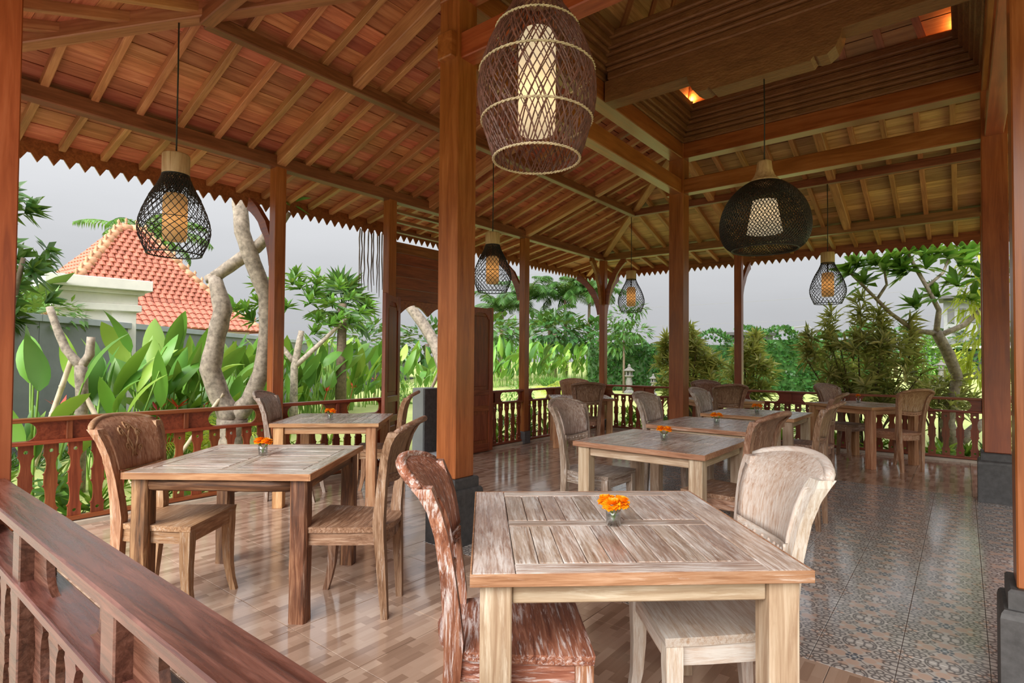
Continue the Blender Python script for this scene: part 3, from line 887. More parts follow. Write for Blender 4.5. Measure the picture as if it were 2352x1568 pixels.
# ------------------------------------------------------------------ tables
TH = .79
def table(name_label, x, y, ang, tone, along='u', planks=10, h=TH, half=.5, edge=None):
    """square table; planks run along local y ('v') or x ('u'), split by a centre board"""
    t = thing('dining_table', name_label, 'table', (x, y, 0), R(ang))
    mt = M_TOP; ml = M_TBL[tone]
    k = half
    def lb(nm, c, hh, mats, gx, ch=.004):
        """local box, grain along gx"""
        key = (nm, tuple(round(q, 4) for q in hh), ch)
        if key not in _cache:
            m = MB(); m.box((0, 0, 0), hh, ch); _cache[key] = m.mesh(nm)
        return put(nm, _cache[key], mats[gx], t, local=True, mw=Matrix.Translation(c))
    th = .018
    zt = h - th
    ax = (lambda u, v: (u, v)) if along == 'v' else (lambda u, v: (v, u))
    gx, gy = ('X', 'Y') if along == 'v' else ('Y', 'X')
    def P(nm, u, v, hu, hv, grain, dz=0.0, mats=mt):
        a_, b_ = ax(u, v); c_, d_ = ax(hu, hv)
        return lb(nm, (a_, b_, zt + dz), (c_, d_, th), mats, grain, .0012 if nm == 'edge_strip' else .0025)
    # rim strips, two broad end boards, two side boards, a centre board, fields of short planks
    rim = .006
    em = {'X': M_EDGE, 'Y': M_EDGE, 'Z': M_EDGE} if edge is None else edge
    for sg in (-1, 1):
        P('edge_strip', 0, sg * (k - rim / 2), k, rim / 2 - .0002, gx, .0, em)
        P('edge_strip', sg * (k - rim / 2), 0, rim / 2 - .0002, k - rim - .0005, gy, .0, em)
        P('end_board', sg * (k - rim - .062), 0, .0612, k - rim - .001, gy)
        P('side_board', 0, sg * (k - rim - .040), k - rim - .1255, .0392, gx)
    P('centre_board', 0, 0, k - rim - .1255, .034, gx, -.001)
    fu = k - rim - .1255; fv0 = .0350; fv1 = k - rim - .0810
    for sg in (-1, 1):
        for i in range(planks):
            u = -fu + 2 * fu * (i + .5) / planks
            P('plank', u, sg * (fv0 + fv1) / 2, fu / planks - .0013, (fv1 - fv0) / 2 - .0006, gy, random.uniform(-.0016, .0004))
    lg = .046
    for sx in (-1, 1):
        for sy in (-1, 1):
            m = MB()
            if tone == 'rust':
                rings = []
                for q in range(9):
                    z = (h - 2 * th) * q / 8
                    rings.append([(sx * (k - .075) + cx * lg * (1 + random.uniform(-.05, .05)), sy * (k - .075) + cy * lg * (1 + random.uniform(-.05, .05)), z) for cx, cy in ((-1, -.75), (-.75, -1), (.75, -1), (1, -.75), (1, .75), (.75, 1), (-.75, 1), (-1, .75))])
                m.loft(rings)
                obj('leg', m, ml['Z'], t, local=True)
            else:
                key = ('tleg', h)
                if key not in _cache:
                    m.box((0, 0, 0), (lg, lg, (h - 2 * th) / 2), .004); _cache[key] = m.mesh('leg')
                put('leg', _cache[key], ml['Z'], t, local=True, mw=Matrix.Translation((sx * (k - .075), sy * (k - .075), (h - 2 * th) / 2)))
    za = h - 2 * th - .034
    for sg in (-1, 1):
        for ori in (0, 1):
            hh = (k - .122, .014, .033) if ori == 0 else (.014, k - .122, .033)
            c = (0, sg * (k - .062), za) if ori == 0 else (sg * (k - .062), 0, za)
            if tone == 'rust' and ori == 0:
                m = MB(); rings = []
                for q in range(7):
                    xx = -(k - .122) + 2 * (k - .122) * q / 6; rr = .036 + random.uniform(-.003, .003)
                    rings.append([(xx, c[1] + math.cos(a_) * rr * .7, za + math.sin(a_) * rr) for a_ in [2 * math.pi * w / 8 for w in range(8)]])
                m.loft(rings, True); obj('apron', m, ml['X'], t, local=True)
            else:
                lb('apron', c, hh, ml, 'X' if ori == 0 else 'Y')
    return t
TB = {
 1: (4.73, -8.32, 41.6), 2: (2.41, -8.467, 38), 3: (.79, -6.83, 43), 4: (3.98, -6.1, 0), 5: (3.9, -4.68, 0), 6: (3.88, -3.2, 0), 7: (.78, -2.15, 38), 8: (2.72, -1.10, 42), 9: (4.66, -.93, 61)}
table('limewashed plank table in the foreground with pale legs and a red-brown edge', *TB[1], 'pale', 'v')
_w = {a: M_TBL['warm'][a] for a in 'XYZ'}
table('rustic table at the left with dark rough legs, beside the left railing', *TB[2], 'rust', 'u', edge=_w)
table('pale-topped table behind the rustic left table, before the doorway', *TB[3], 'warm', 'v', edge=_w)
table('weathered grey-topped table right behind the foreground table', *TB[4], 'pale', 'v')
table('second weathered table of the row behind the foreground table', *TB[5], 'pale', 'v')
table('third and farthest table of the middle row, beside the brown pillar', *TB[6], 'pale', 'v', edge=_w)
table('small pale table in the far left corner by the corner post', *TB[7], 'warm', 'v', edge=_w)
table('table behind the brown pillar against the far railing', *TB[8], 'warm', 'v', edge=_w)
table('brown table at the far right by the railing, before the lawn', *TB[9], 'warm', 'v', edge=_w, h=.81)

# ------------------------------------------------------------------ chairs (seat centre on the origin, facing +x)
SH = .50
def seat_outline():
    pts = [(.225, -.235), (.225, .235), (.10, .228), (-.06, .212), (-.165, .195)]
    for k in range(1, 8):
        a = R(90 + 180 * k / 8); pts.append((-.165 + .105 * math.cos(a) * 1.0, .195 * math.sin(a)))
    return pts + [(-.165, -.195), (-.06, -.212), (.10, -.228)]
BP = [(0, -.235), (.25, -.222), (.47, -.208), (.53, -.206), (.62, -.214), (.72, -.224), (.82, -.236), (.90, -.252), (.96, -.272), (1.005, -.298)]
def bx(z):
    for (z0, x0), (z1, x1) in zip(BP, BP[1:]):
        if z <= z1: return x0 + (x1 - x0) * (z - z0) / (z1 - z0)
    return BP[-1][1] - .9 * (z - BP[-1][0])
def hw(z):
    if z < .5: return .150 + .025 * z / .5
    return .175 + .068 * ((z - .5) / .55) ** 1.8
CARVING = []
def chair_meshes():
    ms = {}
    o = seat_outline()
    m = MB(); rings = []
    cx = -.01
    def dish(x, y, z): return z - .010 * max(0, 1 - (((x + .02) / .2) ** 2 + (y / .2) ** 2))
    n = len(o)
    top = [(x, y, SH) for x, y in o]; inn = [(cx + (x - cx) * .6, y * .6, dish(cx + (x - cx) * .6, y * .6, SH)) for x, y in o]
    bot = [(cx + (x - cx) * .985, y * .985, SH - .030) for x, y in o]
    m.add(bot + top + inn + [(cx, 0, SH - .011)],
          [(k, (k + 1) % n, n + (k + 1) % n, n + k) for k in range(n)] + [(n + k, n + (k + 1) % n, 2 * n + (k + 1) % n, 2 * n + k) for k in range(n)] +
          [(2 * n + k, 2 * n + (k + 1) % n, 3 * n) for k in range(n)] + [tuple(range(n - 1, -1, -1))])
    ms['seat'] = (m.mesh('seat'), 'Y')
    # apron: a bent board on each side
    for sg, nm in ((-1, 'apron_r'), (1, 'apron_l')):
        m = MB(); rings = []
        for x, y in ((.19, .205), (.06, .200), (-.08, .188), (-.19, .168), (-.235, .10), (-.245, 0.0)):
            yy = sg * y; rings.append([(x, yy - sg * .012, SH - .098), (x, yy + sg * .010, SH - .098), (x, yy + sg * .010, SH - .031), (x, yy - sg * .012, SH - .031)])
        m.loft(rings); me = m.mesh('apron'); fixn(me); ms[nm] = (me, 'X')
    m = MB(); m.box((.197, 0, SH - .064), (.012, .19, .033), .003); ms['front_apron'] = (m.mesh('front_apron'), 'Y')
    # sabre front legs
    for sg, nm in ((-1, 'leg_fr'), (1, 'leg_fl')):
        m = MB(); rings = []
        for z, x, w in ((SH - .031, .192, .028), (.40, .192, .028), (.28, .190, .025), (.16, .196, .021), (.07, .212, .018), (0, .232, .0165)):
            y = sg * (.203 + .004 * (1 - z))
            rings.append([(x - w, y - w, z), (x + w, y - w, z), (x + w, y + w, z), (x - w, y + w, z)])
        m.loft(rings[::-1]); ms[nm] = (m.mesh('leg'), 'Z')
    # rear legs run on up as curved back posts with a flared head
    for sg, nm in ((-1, 'post_r'), (1, 'post_l')):
        m = MB(); rings = []
        for z, w, dpt in ((0, .0165, .018), (.14, .020, .021), (.30, .024, .025), (.47, .026, .028), (.53, .027, .030), (.62, .025, .027), (.74, .024, .023), (.86, .027, .021), (.94, .032, .021), (.985, .034, .024), (1.01, .026, .03)):
            x = bx(z); y = sg * hw(z)
            rings.append([(x - dpt, y - w, z), (x + dpt, y - w, z), (x + dpt, y + w, z), (x - dpt, y + w, z)])
        m.loft(rings); ms[nm] = (m.mesh('back_post'), 'Z')
    # bowed back panel with an arched, rolled-over top
    m = MB(); NU, NV = 14, 12
    def pan(u, v, off):
        zb = .785 - .020 * (1 - u * u); zt = 1.010 + .045 * (1 - abs(u) ** 2.2)
        z = zb + (zt - zb) * v
        w = hw(min(z, 1.0)) - .012 + (.030 if v > .9 else 0)
        x = bx(z) - .045 * (1 - u * u) * 1.0 + .018
        if v > .82: x -= (v - .82) * .10
        return (x + off, u * w, z)
    for off, fl in ((.011, False), (-.011, True)):
        vs = [pan(-1 + 2 * i / NU, j / NV, off) for j in range(NV + 1) for i in range(NU + 1)]
        fs = []
        for j in range(NV):
            for i in range(NU):
                q = (j * (NU + 1) + i, j * (NU + 1) + i + 1, (j + 1) * (NU + 1) + i + 1, (j + 1) * (NU + 1) + i)
                fs.append(q[::-1] if fl else q)
        m.add(vs, fs, True)
    # rims
    h = (NU + 1) * (NV + 1)
    rim = [i for i in range(NU + 1)] + [(j + 1) * (NU + 1) - 1 for j in range(1, NV + 1)] + [NV * (NU + 1) + i for i in range(NU - 1, -1, -1)] + [j * (NU + 1) for j in range(NV - 1, 0, -1)]
    for a_, b_ in zip(rim, rim[1:] + rim[:1]): m.f.append((a_, b_, b_ + h, a_ + h)); m.sm.append(False)
    me = m.mesh('backrest'); fixn(me); ms['backrest'] = (me, 'Z')
    # carved vine relief for the front of a panel
    mv = MB()
    for base, amp, ph in ((-.12, .10, 0), (.14, -.12, 1.2), (.0, .16, 2.2)):
        mv.tube([pan(base + amp * math.sin(ph + 5.2 * q / 13), .22 + .62 * q / 13, .013) for q in range(14)], [.002] + [.0055] * 12 + [.002], 6)
    for u0, v0, rr in ((-.30, .72, .11), (.28, .66, .10), (-.22, .42, .09), (.26, .36, .08), (.02, .80, .10)):
        mv.tube([pan(u0 + rr * (1 - q / 12) * math.cos(q * .85), v0 + rr * (1 - q / 12) * math.sin(q * .85), .013) for q in range(11)], .005, 6)
    CARVING.append(mv.mesh('carved_vine'))
    # rolled top bead
    m = MB(); pts = []
    for i in range(15):
        u = -1 + 2 * i / 14; p = pan(u, 1.0, 0); pts.append((p[0] - .008, p[1] * 1.03, p[2] + .001))
    m.tube(pts, [.012] + [.018] * 13 + [.012], 8); ms['top_roll'] = (m.mesh('top_roll'), 'Y')
    # lower back rail with a row of beads
    m = MB(); rings = []
    for i in range(9):
        u = -1 + 2 * i / 8; z = .752 - .018 * (1 - u * u) + .004; x = bx(.75) - .040 * (1 - u * u) + .016; y = u * (hw(.75) - .02)
        rings.append([(x - .011, y, z - .022), (x + .011, y, z - .022), (x + .011, y, z + .022), (x - .011, y, z + .022)])
    m.loft(rings); me = m.mesh('lower_rail'); fixn(me); ms['lower_rail'] = (me, 'Y')
    m = MB()
    for i in range(7):
        u = -.78 + 1.56 * i / 6; z = .756 - .018 * (1 - u * u); x = bx(.75) - .040 * (1 - u * u) + .016; y = u * (hw(.75) - .02)
        m.lathe([(.001, -.019), (.008, -.016), (.0105, 0), (.008, .016), (.001, .019)], 6, (0, 0, 0))
        k = len(m.v) - 30
        for q in range(k, len(m.v)):
            a_ = m.v[q]; m.v[q] = (x + a_[2], y + a_[0], z + a_[1])
    ms['bead_row'] = (m.mesh('bead_row'), 'Y')
    return ms
CM = chair_meshes()
PN = {'apron_r': 'apron', 'apron_l': 'apron', 'leg_fr': 'leg', 'leg_fl': 'leg', 'post_r': 'back_post', 'post_l': 'back_post'}
def chair(label, x, y, ang, tone, group=None):
    t = thing('dining_chair', label, 'chair', (x, y, 0), R(ang), group)
    rail = None
    for k, (me, ax) in CM.items():
        o = put(PN.get(k, k), me, M_CH[tone][ax], rail if k == 'bead_row' else t, local=True)
        if k == 'lower_rail': rail = o
    return t
c1 = chair('reddish carved chair at the left end of the rustic left table, by the railing', 2.26, -8.87, 37, 'tan')
for q in c1.children:
    if q.name.startswith('backrest'): put('carved_vine', CARVING[0], M_CH['tan']['Z'], q, local=True)
chair('worn brown chair at the right end of the rustic left table', 3.06, -8.25, 215, 'brown')
chair('pale chair against the left post, at the left of the pale-topped table', .53, -7.12, 43, 'grey')
chair('brown chair at the doorway end of the pale-topped table', 1.08, -6.52, 223, 'tan')
chair('dark red-brown chair with white streaks at the left of the foreground table', 4.575, -8.665, 41.6, 'red')
chair('pale limewashed chair with bare peach patches at the right of the foreground table', 5.03, -8.13, 221.6, 'pale')
chair('grey worn chair at the left of the table right behind the foreground table', 3.42, -6.12, 0, 'grey')
chair('brown chair at the right of the table right behind the foreground table', 4.47, -6.15, 173, 'brown')
chair('grey-brown chair at the left of the second table of the middle row', 3.47, -4.68, 0, 'grey')
chair('brown chair at the right of the second table of the middle row', 4.60, -4.82, 180, 'brown')
chair('grey chair at the left of the farthest table of the middle row', 3.53, -3.3, 0, 'grey')
chair('brown chair at the right of the farthest table of the middle row', 4.41, -3.25, 180, 'brown')
chair('brown chair facing us behind the small corner table', .53, -1.88, -52, 'tan')
chair('rough brown chair with its back to us before the small corner table', 1.17, -2.60, 128, 'brown')
chair('brown chair behind the table at the far railing, next to the brown pillar', 2.51, -.76, -48, 'brown')
chair('brown upright-backed chair before the table at the far railing, back to us', 2.93, -1.58, 132, 'brown')
chair('dark brown chair at the left end of the far right table', 4.42, -.66, -28, 'brown')
chair('brown chair before the far right table, its back to us, near the black stone base', 5.08, -1.24, 140, 'tan')

# ------------------------------------------------------------------ marigolds in small glasses
def bloom_mesh(seed):
    rnd = random.Random(seed); m = MB()
    for ring, (n, tilt, rad) in enumerate(((16, 100, .024), (15, 75, .024), (14, 52, .022), (11, 32, .019), (7, 12, .014))):
        for k in range(n):
            a = 2 * math.pi * (k + rnd.random() * .5) / n + ring
            th = R(tilt + rnd.uniform(-8, 8)); L = rad * rnd.uniform(.9, 1.15); w = L * .36
            d = Vector((math.cos(a) * math.sin(th), math.sin(a) * math.sin(th), math.cos(th))); s = Vector((-math.sin(a), math.cos(a), 0)); n_ = d.cross(s)
            p = [d * L * .25 - s * w * .4, d * L * .25 + s * w * .4, d * L * .8 + s * w + n_ * w * .3, d * L - n_ * w * .25, d * L * .8 - s * w + n_ * w * .3]
            m.add([q + Vector((0, 0, .004)) for q in p], [(0, 1, 2, 3, 4)])
    return m.mesh('bloom')
BL = [bloom_mesh(i) for i in range(3)]
def glass(label, x, y, z, sc=1.0):
    t = thing('tumbler', label, 'glass', (x, y, z))
    m = MB(); m.lathe([(.024, 0), (.026, .001), (.0275, .03), (.0285, .064), (.0268, .064), (.0258, .03), (.0245, .010), (.001, .010)], 20, cap=False)
    m.add([(.024 * math.cos(2 * math.pi * k / 20), .024 * math.sin(2 * math.pi * k / 20), 0) for k in range(20)], [tuple(range(19, -1, -1))])
    obj('glass_wall', m, M_GLASS, t, local=True, mw=Matrix.Translation((0, 0, .0005)))
    m = MB(); m.lathe([(.0235, .0115), (.0252, .034)], 16); obj('water', m, M_WATER, t, local=True)
    return t
def marigold(label, gx, gy, gz, dx, dy, hz, k, sc=1.0):
    t = thing('marigold', label, 'flower', (gx, gy, gz + .014))
    m = MB(); m.tube([(0, 0, 0), (dx * .3, dy * .3, hz * .5), (dx, dy, hz)], .0028, 6); obj('stem', m, M_STEM, t, local=True)
    m = MB(); m.lathe([(.003, -.016), (.007, -.010), (.009, 0), (.004, .006)], 8, (dx, dy, hz)); obj('calyx', m, M_STEM, t, local=True)
    d = Vector((dx * .5, dy * .5, hz)).normalized()
    put('bloom', BL[k % 3], M_ORANGE, t, local=True, mw=Matrix.Translation((dx, dy, hz + .004)) @ Vector((0, 0, 1)).rotation_difference(d).to_matrix().to_4x4() @ Matrix.Scale(sc, 4))
    return t
fl_at = {1: (4.765, -8.335, 'on the foreground table', 3), 2: (2.36, -8.42, 'on the rustic left table', 2), 3: (.855, -6.95, 'on the pale-topped table by the doorway', 2), 4: (3.99, -6.11, 'on the grey-topped table behind the foreground table', 2),
         5: (3.91, -4.70, 'on the second table of the middle row', 2), 6: (3.88, -3.22, 'on the farthest table of the middle row', 2), 9: (4.60, -.80, 'on the far right table', 1)}
for k, (x, y, where, nb) in fl_at.items():
    z = TH if k != 9 else .81
    glass('small clear glass of water holding marigolds ' + where, x, y, z, 1)
    spots = [(-.022, -.010, .062), (.022, .012, .060), (.008, -.026, .056)][:nb] if nb > 1 else [(0, 0, .085)]
    nm = ['left ', 'right ', 'front '] if nb > 1 else ['single ']
    for i, (dx, dy, hz) in enumerate(spots):
        marigold(nm[i] + 'orange marigold in the glass ' + where, x, y, z, dx, dy, hz, i + k, 1.45 if nb > 1 else 1.3)
glass('small clear glass without a flower at the left of the far right table', 4.43, -.93, .81)

# ------------------------------------------------------------------ pendant lamps
def net(m, prof, n, turns, rows, r, jit=0.0, sides=3, rnd=None, hands=(1, -1)):
    """two crossing families of wires over a surface of revolution; prof(v) -> (radius, z)"""
    for hand in hands:
        for k in range(n):
            pts = []
            j0 = rnd.uniform(-jit, jit) if rnd else 0
            for i in range(rows + 1):
                v = i / rows
                ra, z = prof(v)
                a = 2 * math.pi * (k + j0) / n + hand * turns * 2 * math.pi * v
                if rnd and jit: ra *= 1 + rnd.uniform(-.012, .012)
                pts.append((ra * math.cos(a), ra * math.sin(a), z))
            m.tube(pts, r, sides, False, False)
def ringtube(m, ra, z, r, n=28, sides=6, twist=0):
    pts = []
    for k in range(n + 1):
        a = 2 * math.pi * k / n
        pts.append((ra * math.cos(a), ra * math.sin(a), z))
    m.tube(pts, r, sides, True, False)
def interp(pts):
    def f(v):
        q = v * (len(pts) - 1); i = min(int(q), len(pts) - 2); w = q - i
        p = [pts[max(i - 1, 0)], pts[i], pts[i + 1], pts[min(i + 2, len(pts) - 1)]]
        def cr(k):
            a, b, c, d = (x[k] for x in p)
            return .5 * (2 * b + (c - a) * w + (2 * a - 5 * b + 4 * c - d) * w * w + (3 * b - a - 3 * c + d) * w ** 3)
        return cr(0), cr(1)
    return f
def light(name, x, y, z, w, c=(1, .68, .36), r=.03):
    l = bpy.data.lights.new(name, 'POINT'); l.energy = w; l.color = c; l.shadow_soft_size = r
    o = bpy.data.objects.new(name, l); col.objects.link(o); o.location = (x, y, z); return o
def cage_lamp(label, x, y, ztop, zb=2.20, sc=1.0, collar=False):
    t = thing('pendant_lamp', label, 'lamp', (x, y, zb))
    zc = .715 * sc; hc = .15 * sc
    m = MB(); m.tube([(0, 0, zc), (.004, 0, (ztop - zb) * .6 + zc * .4), (0, 0, ztop - zb)], .006, 6); obj('cord', m, M_CORD, t, local=True)
    m = MB(); m.lathe([(.086 * sc, zc - hc), (.088 * sc, zc - hc * .9), (.088 * sc, zc - .01), (.082 * sc, zc), (.02, zc + .004)], 24); obj('cap', m, M_CAPW, t, local=True)
    pr_ = interp([(.082 * sc, zc - hc), (.112 * sc, .49 * sc), (.172 * sc, .375 * sc), (.221 * sc, .235 * sc), (.222 * sc, .13 * sc), (.172 * sc, 0)])
    m = MB(); net(m, pr_, 26, .42, 18, .0032)
    ringtube(m, .172 * sc, 0, .005); ringtube(m, pr_(.6)[0], pr_(.6)[1], .003); ringtube(m, .086 * sc, zc - hc, .004)
    o = obj('wire_cage', m, M_WIRE, t, local=True); o['kind'] = 'stuff'
    if collar:
        m = MB(); net(m, lambda v: (pr_(v * .36)[0] + .003, pr_(v * .36)[1]), 54, .10, 6, .0026); o = obj('woven_collar', m, M_BRONZE, t, local=True); o['kind'] = 'stuff'
    m = MB(); m.lathe([(.070 * sc, .10 * sc), (.078 * sc, .13 * sc), (.078 * sc, .40 * sc), (.060 * sc, .43 * sc)], 20, cap=False); obj('inner_shade', m, M_SHADE['amber'], t, local=True)
    m = MB(); m.tube([(0, 0, .43 * sc), (0, 0, zc - hc)], .01, 6); obj('lamp_holder', m, M_CORD, t, local=True)
    m = MB(); m.lathe([(.004, .20), (.024, .215), (.03, .245), (.022, .275), (.012, .30)], 12); obj('bulb', m, M_BULB, t, local=True)
    return t
b_ = NB('lit_bulb'); e_ = b_.n('ShaderNodeEmission'); e_.inputs['Color'].default_value = (1, .62, .28, 1); e_.inputs['Strength'].default_value = 3.0; b_.l(e_.outputs[0], b_.out.inputs['Surface']); M_BULB = b_.m
cage_lamp('black wire cage lamp with a wooden cap hanging over the left tables', 1.237, -8.535, 3.93, 2.155, 1.04, True)
cage_lamp('black wire cage lamp hanging between the broad pillar and the slim post', 1.36, -5.081, 3.90, 2.21, 1.0, True)
cage_lamp('black wire cage lamp right of the far left corner post', 1.267, -1.267, 3.96, 2.245)
cage_lamp('black wire cage lamp at the far right, hanging before the sky', 4.315, -1.36, 3.92, 2.207)
# big rattan basket lamp nearest to the camera
bx_, by_ = 4.471, -8.427
t = thing('rattan_lamp', 'big brown rattan basket lamp hanging in front, with rope rings', 'lamp', (bx_, by_, 2.185))
pr_ = interp([(.085, .66), (.108, .595), (.150, .53), (.190, .45), (.219, .36), (.231, .27), (.222, .185), (.198, .095), (.168, 0)])
rn = random.Random(4)
m = MB(); net(m, pr_, 44, .27, 24, .0025, .3, 4, rn); net(m, pr_, 34, .22, 24, .0027, .5, 4, rn); o = obj('rattan_basket', m, M_RATTAN, t, local=True); o['kind'] = 'stuff'
for ra, z in ((.170, 0.0), (pr_(.28)[0] + .003, pr_(.28)[1]), (pr_(.52)[0] + .003, pr_(.52)[1]), (pr_(.80)[0] + .003, pr_(.80)[1])):
    m = MB()
    for ph in (0, math.pi):
        pts = []; N = 110
        for k in range(N + 1):
            a = 2 * math.pi * k / N; w = 34 * a + ph
            pts.append(((ra + .0032 * math.cos(w)) * math.cos(a), (ra + .0032 * math.cos(w)) * math.sin(a), z + .0032 * math.sin(w)))
        m.tube(pts, .0032, 5, True, False)
    obj('rope_ring', m, M_ROPE, t, local=True)
m = MB(); m.lathe([(.078, .64), (.080, .66), (.080, .80), (.07, .815), (.015, .82)], 24); obj('cap', m, M_CAPW, t, local=True)
m = MB(); m.lathe([(.066, .105), (.074, .13), (.074, .47), (.058, .505)], 24, cap=False); obj('inner_shade', m, M_SHADE['cream'], t, local=True)
m = MB(); m.tube([(0, 0, .82), (0, 0, 3.93 - 2.185)], .006, 6); obj('cord', m, M_CORD, t, local=True)
m = MB(); m.lathe([(.004, .20), (.024, .215), (.03, .245), (.022, .275), (.012, .30)], 12); obj('bulb', m, M_BULB, t, local=True)
# dark woven dome lamp under the middle beam
t = thing('dome_lamp', 'dark woven dome lamp with a flared wooden cap under the middle beam', 'lamp', (4.396, -4.871, 2.395))
pr_ = interp([(.10, .615), (.17, .585), (.27, .50), (.345, .38), (.378, .25), (.372, .14), (.335, .05), (.275, 0)])
m = MB(); net(m, pr_, 84, .20, 20, .0034); o = obj('woven_dome', m, M_BRONZE, t, local=True); o['kind'] = 'stuff'
m = MB(); net(m, lambda v: (pr_(v)[0] * .985, pr_(v)[1]), 60, .5, 22, .0022); ringtube(m, .275, 0, .007, 40); ringtube(m, .10, .615, .008); o = obj('inner_weave', m, M_BRONZE, t, local=True); o['kind'] = 'stuff'
m = MB(); m.lathe([(.150, .60), (.120, .625), (.088, .665), (.068, .72), (.060, .79), (.050, .80), (.01, .802)], 24); obj('cap', m, M_CAPW, t, local=True)
m = MB(); m.lathe([(.150, .155), (.100, .44)], 28, cap=False); obj('inner_shade', m, M_SHADE['cream'], t, local=True)
m = MB(); m.tube([(0, 0, .80), (.003, 0, 1.2), (0, 0, 3.94 - 2.395)], .006, 6); obj('cord', m, M_CORD, t, local=True)
m = MB(); m.lathe([(.004, .24), (.026, .26), (.034, .29), (.024, .33), (.012, .36)], 12); obj('bulb', m, M_BULB, t, local=True)
# two small orange uplights standing on the cornice
for i, (x, y) in enumerate(((A + .275, C - .275), (D - .275, C - .275))):
    t = thing('uplight', 'small orange uplight on the cornice, ' + ('left' if i == 0 else 'right') + ' inner corner', 'lamp', (x, y, 4.80))
    m = MB(); m.lathe([(.022, 0), (.028, .006), (.03, .035), (.027, .035), (.024, .01)], 14); obj('housing', m, M_CORD, t, local=True)
    light('uplight_bulb', x, y, 4.87, 2.0, (1, .36, .09), .03).parent = None
# ------------------------------------------------------------------ garden
rg = random.Random(11)
def paddle_mesh(L, W, bend, seed):
    """broad lance-shaped leaf rising along +z and bending toward +x, midrib fold"""
    r = random.Random(seed); n = 7; vs = []; fs = []
    a = 0.0; p = Vector((0, 0, 0)); tw = r.uniform(-.3, .3)
    for i in range(n + 1):
        v = i / n
        w = W * .5 * (math.sin(math.pi * min(1, .06 + v * .94)) ** .75) * (1 - .25 * v) if i < n else 0.0
        if i == 0: w = W * .06
        d = Vector((math.sin(a), 0, math.cos(a))); nrm = Vector((math.cos(a), 0, -math.sin(a)))
        s = Vector((0, 1, 0)) * math.cos(tw * v) + nrm * math.sin(tw * v)
        vs += [p - s * w + nrm * w * .22, p - nrm * w * .06, p + s * w + nrm * w * .22]
        p = p + d * (L / n); a += bend / n
    for i in range(n):
        for k in (0, 1): fs.append((3 * i + k, 3 * i + k + 1, 3 * i + 4 + k, 3 * i + 3 + k))
    m = MB(); m.add(vs, fs, True)
    return m.mesh('leaf')
PAD = [paddle_mesh(1.0, .38, .5, 1), paddle_mesh(1.0, .42, .9, 2), paddle_mesh(1.0, .36, 1.4, 3), paddle_mesh(1.0, .34, .3, 4)]
def heliconia(label, x, y, h, n=15, spread=.45, fl=2, tone=None, leafl=.62, group=None):
    t = thing('heliconia', label, 'plant', (x, y, GZ), 0, group)
    m = MB(); n = int(n * 1.75)
    for k in range(n):
        a = rg.uniform(0, 2 * math.pi); rr = spread * math.sqrt(rg.random())
        bx0, by0 = rr * math.cos(a) * .7, rr * math.sin(a) * .7
        lean = rg.uniform(.03, .30) * (rr / spread + .3)
        hl = h * rg.uniform(.30, .95) if k > 3 else h * rg.uniform(.85, 1.0)
        L = min(leafl * rg.uniform(.7, 1.25), hl * .62)
        zb = hl - L * .93
        yaw = a + rg.uniform(-1.0, 1.0)
        d = Vector((math.cos(yaw), math.sin(yaw), 0))
        top = Vector((bx0, by0, 0)) + d * lean * zb + Vector((0, 0, zb))
        m.tube([(bx0, by0, -.02), tuple((Vector((bx0, by0, 0)) + top) / 2 + Vector((0, 0, zb * .06))), tuple(top)], [.016, .013, .009], 5, True, False)
        rot = Matrix.Rotation(yaw, 4, 'Z') @ Matrix.Rotation(rg.uniform(.05, .6), 4, 'Y') @ Matrix.Rotation(rg.uniform(-1.4, 1.4), 4, 'Z')
        put('leaf', PAD[rg.randrange(4)], M_HELI[rg.choice((0, 0, 1, 2)) if tone is None else tone], t, local=True, mw=Matrix.Translation(top) @ rot @ Matrix.Diagonal((L, L * rg.uniform(.85, 1.15), L, 1)))
    o = obj('stems', m, M_STEM, t, local=True); o['kind'] = 'stuff'
    for k in range(fl):
        a = rg.uniform(0, 6.28); zz = h * rg.uniform(.28, .5); rr = spread * rg.uniform(.5, 1.1)
        m = MB(); c = Vector((rr * math.cos(a), rr * math.sin(a), zz))
        for q in range(7):
            b_ = rg.uniform(0, 6.28); e = Vector((math.cos(b_) * .15, math.sin(b_) * .15, rg.uniform(-.02, .17))); s = Vector((-e.y, e.x, 0)) * .16
            m.add([c, c + e * .45 + s, c + e * 1.1, c + e * .45 - s + Vector((0, 0, .012))], [(0, 1, 2, 3)])
        m.tube([(c.x * .6, c.y * .6, 0), tuple(c)], .008, 5)
        obj('bract', m, M_RED, t, local=True)
    return t

# grey garden wall, in panels with a coping, running away along the left bed
gw = thing('garden_wall', 'grey rendered garden wall with a pale coping behind the left bed', 'wall', (-6.62, -7.80, GZ))
w0 = Vector((-6.62, -7.80, 0)); wd = Vector((-.645, .764, 0))
for k in range(-2, 13):
    p0 = w0 + wd * (3.0 * k); p1 = w0 + wd * (3.0 * k + 2.99)
    beam('wall_panel', (p0.x, p0.y, (2.0 + GZ) / 2), (p1.x, p1.y, (2.0 + GZ) / 2), .14, 2.0 - GZ, M_CEM, gw, ch=.004)
    beam('coping', (p0.x, p0.y, 2.06), (p1.x, p1.y, 2.06), .24, .12, M_CEM2, gw, ch=.004)
# bed of mulch below the heliconias
m = MB(); q0 = w0 - wd * 6; q1 = w0 + wd * 36; nn = Vector((.764, .645, 0))
m.add([tuple(q0 + nn * .1) , tuple(q1 + nn * .1), tuple(q1 + nn * 1.5), tuple(q0 + nn * 1.35)], [(3, 2, 1, 0)])
m.v = [(v[0], v[1], GZ + .02) for v in m.v]; o = sobj('ground_bed', m, M_SOIL)

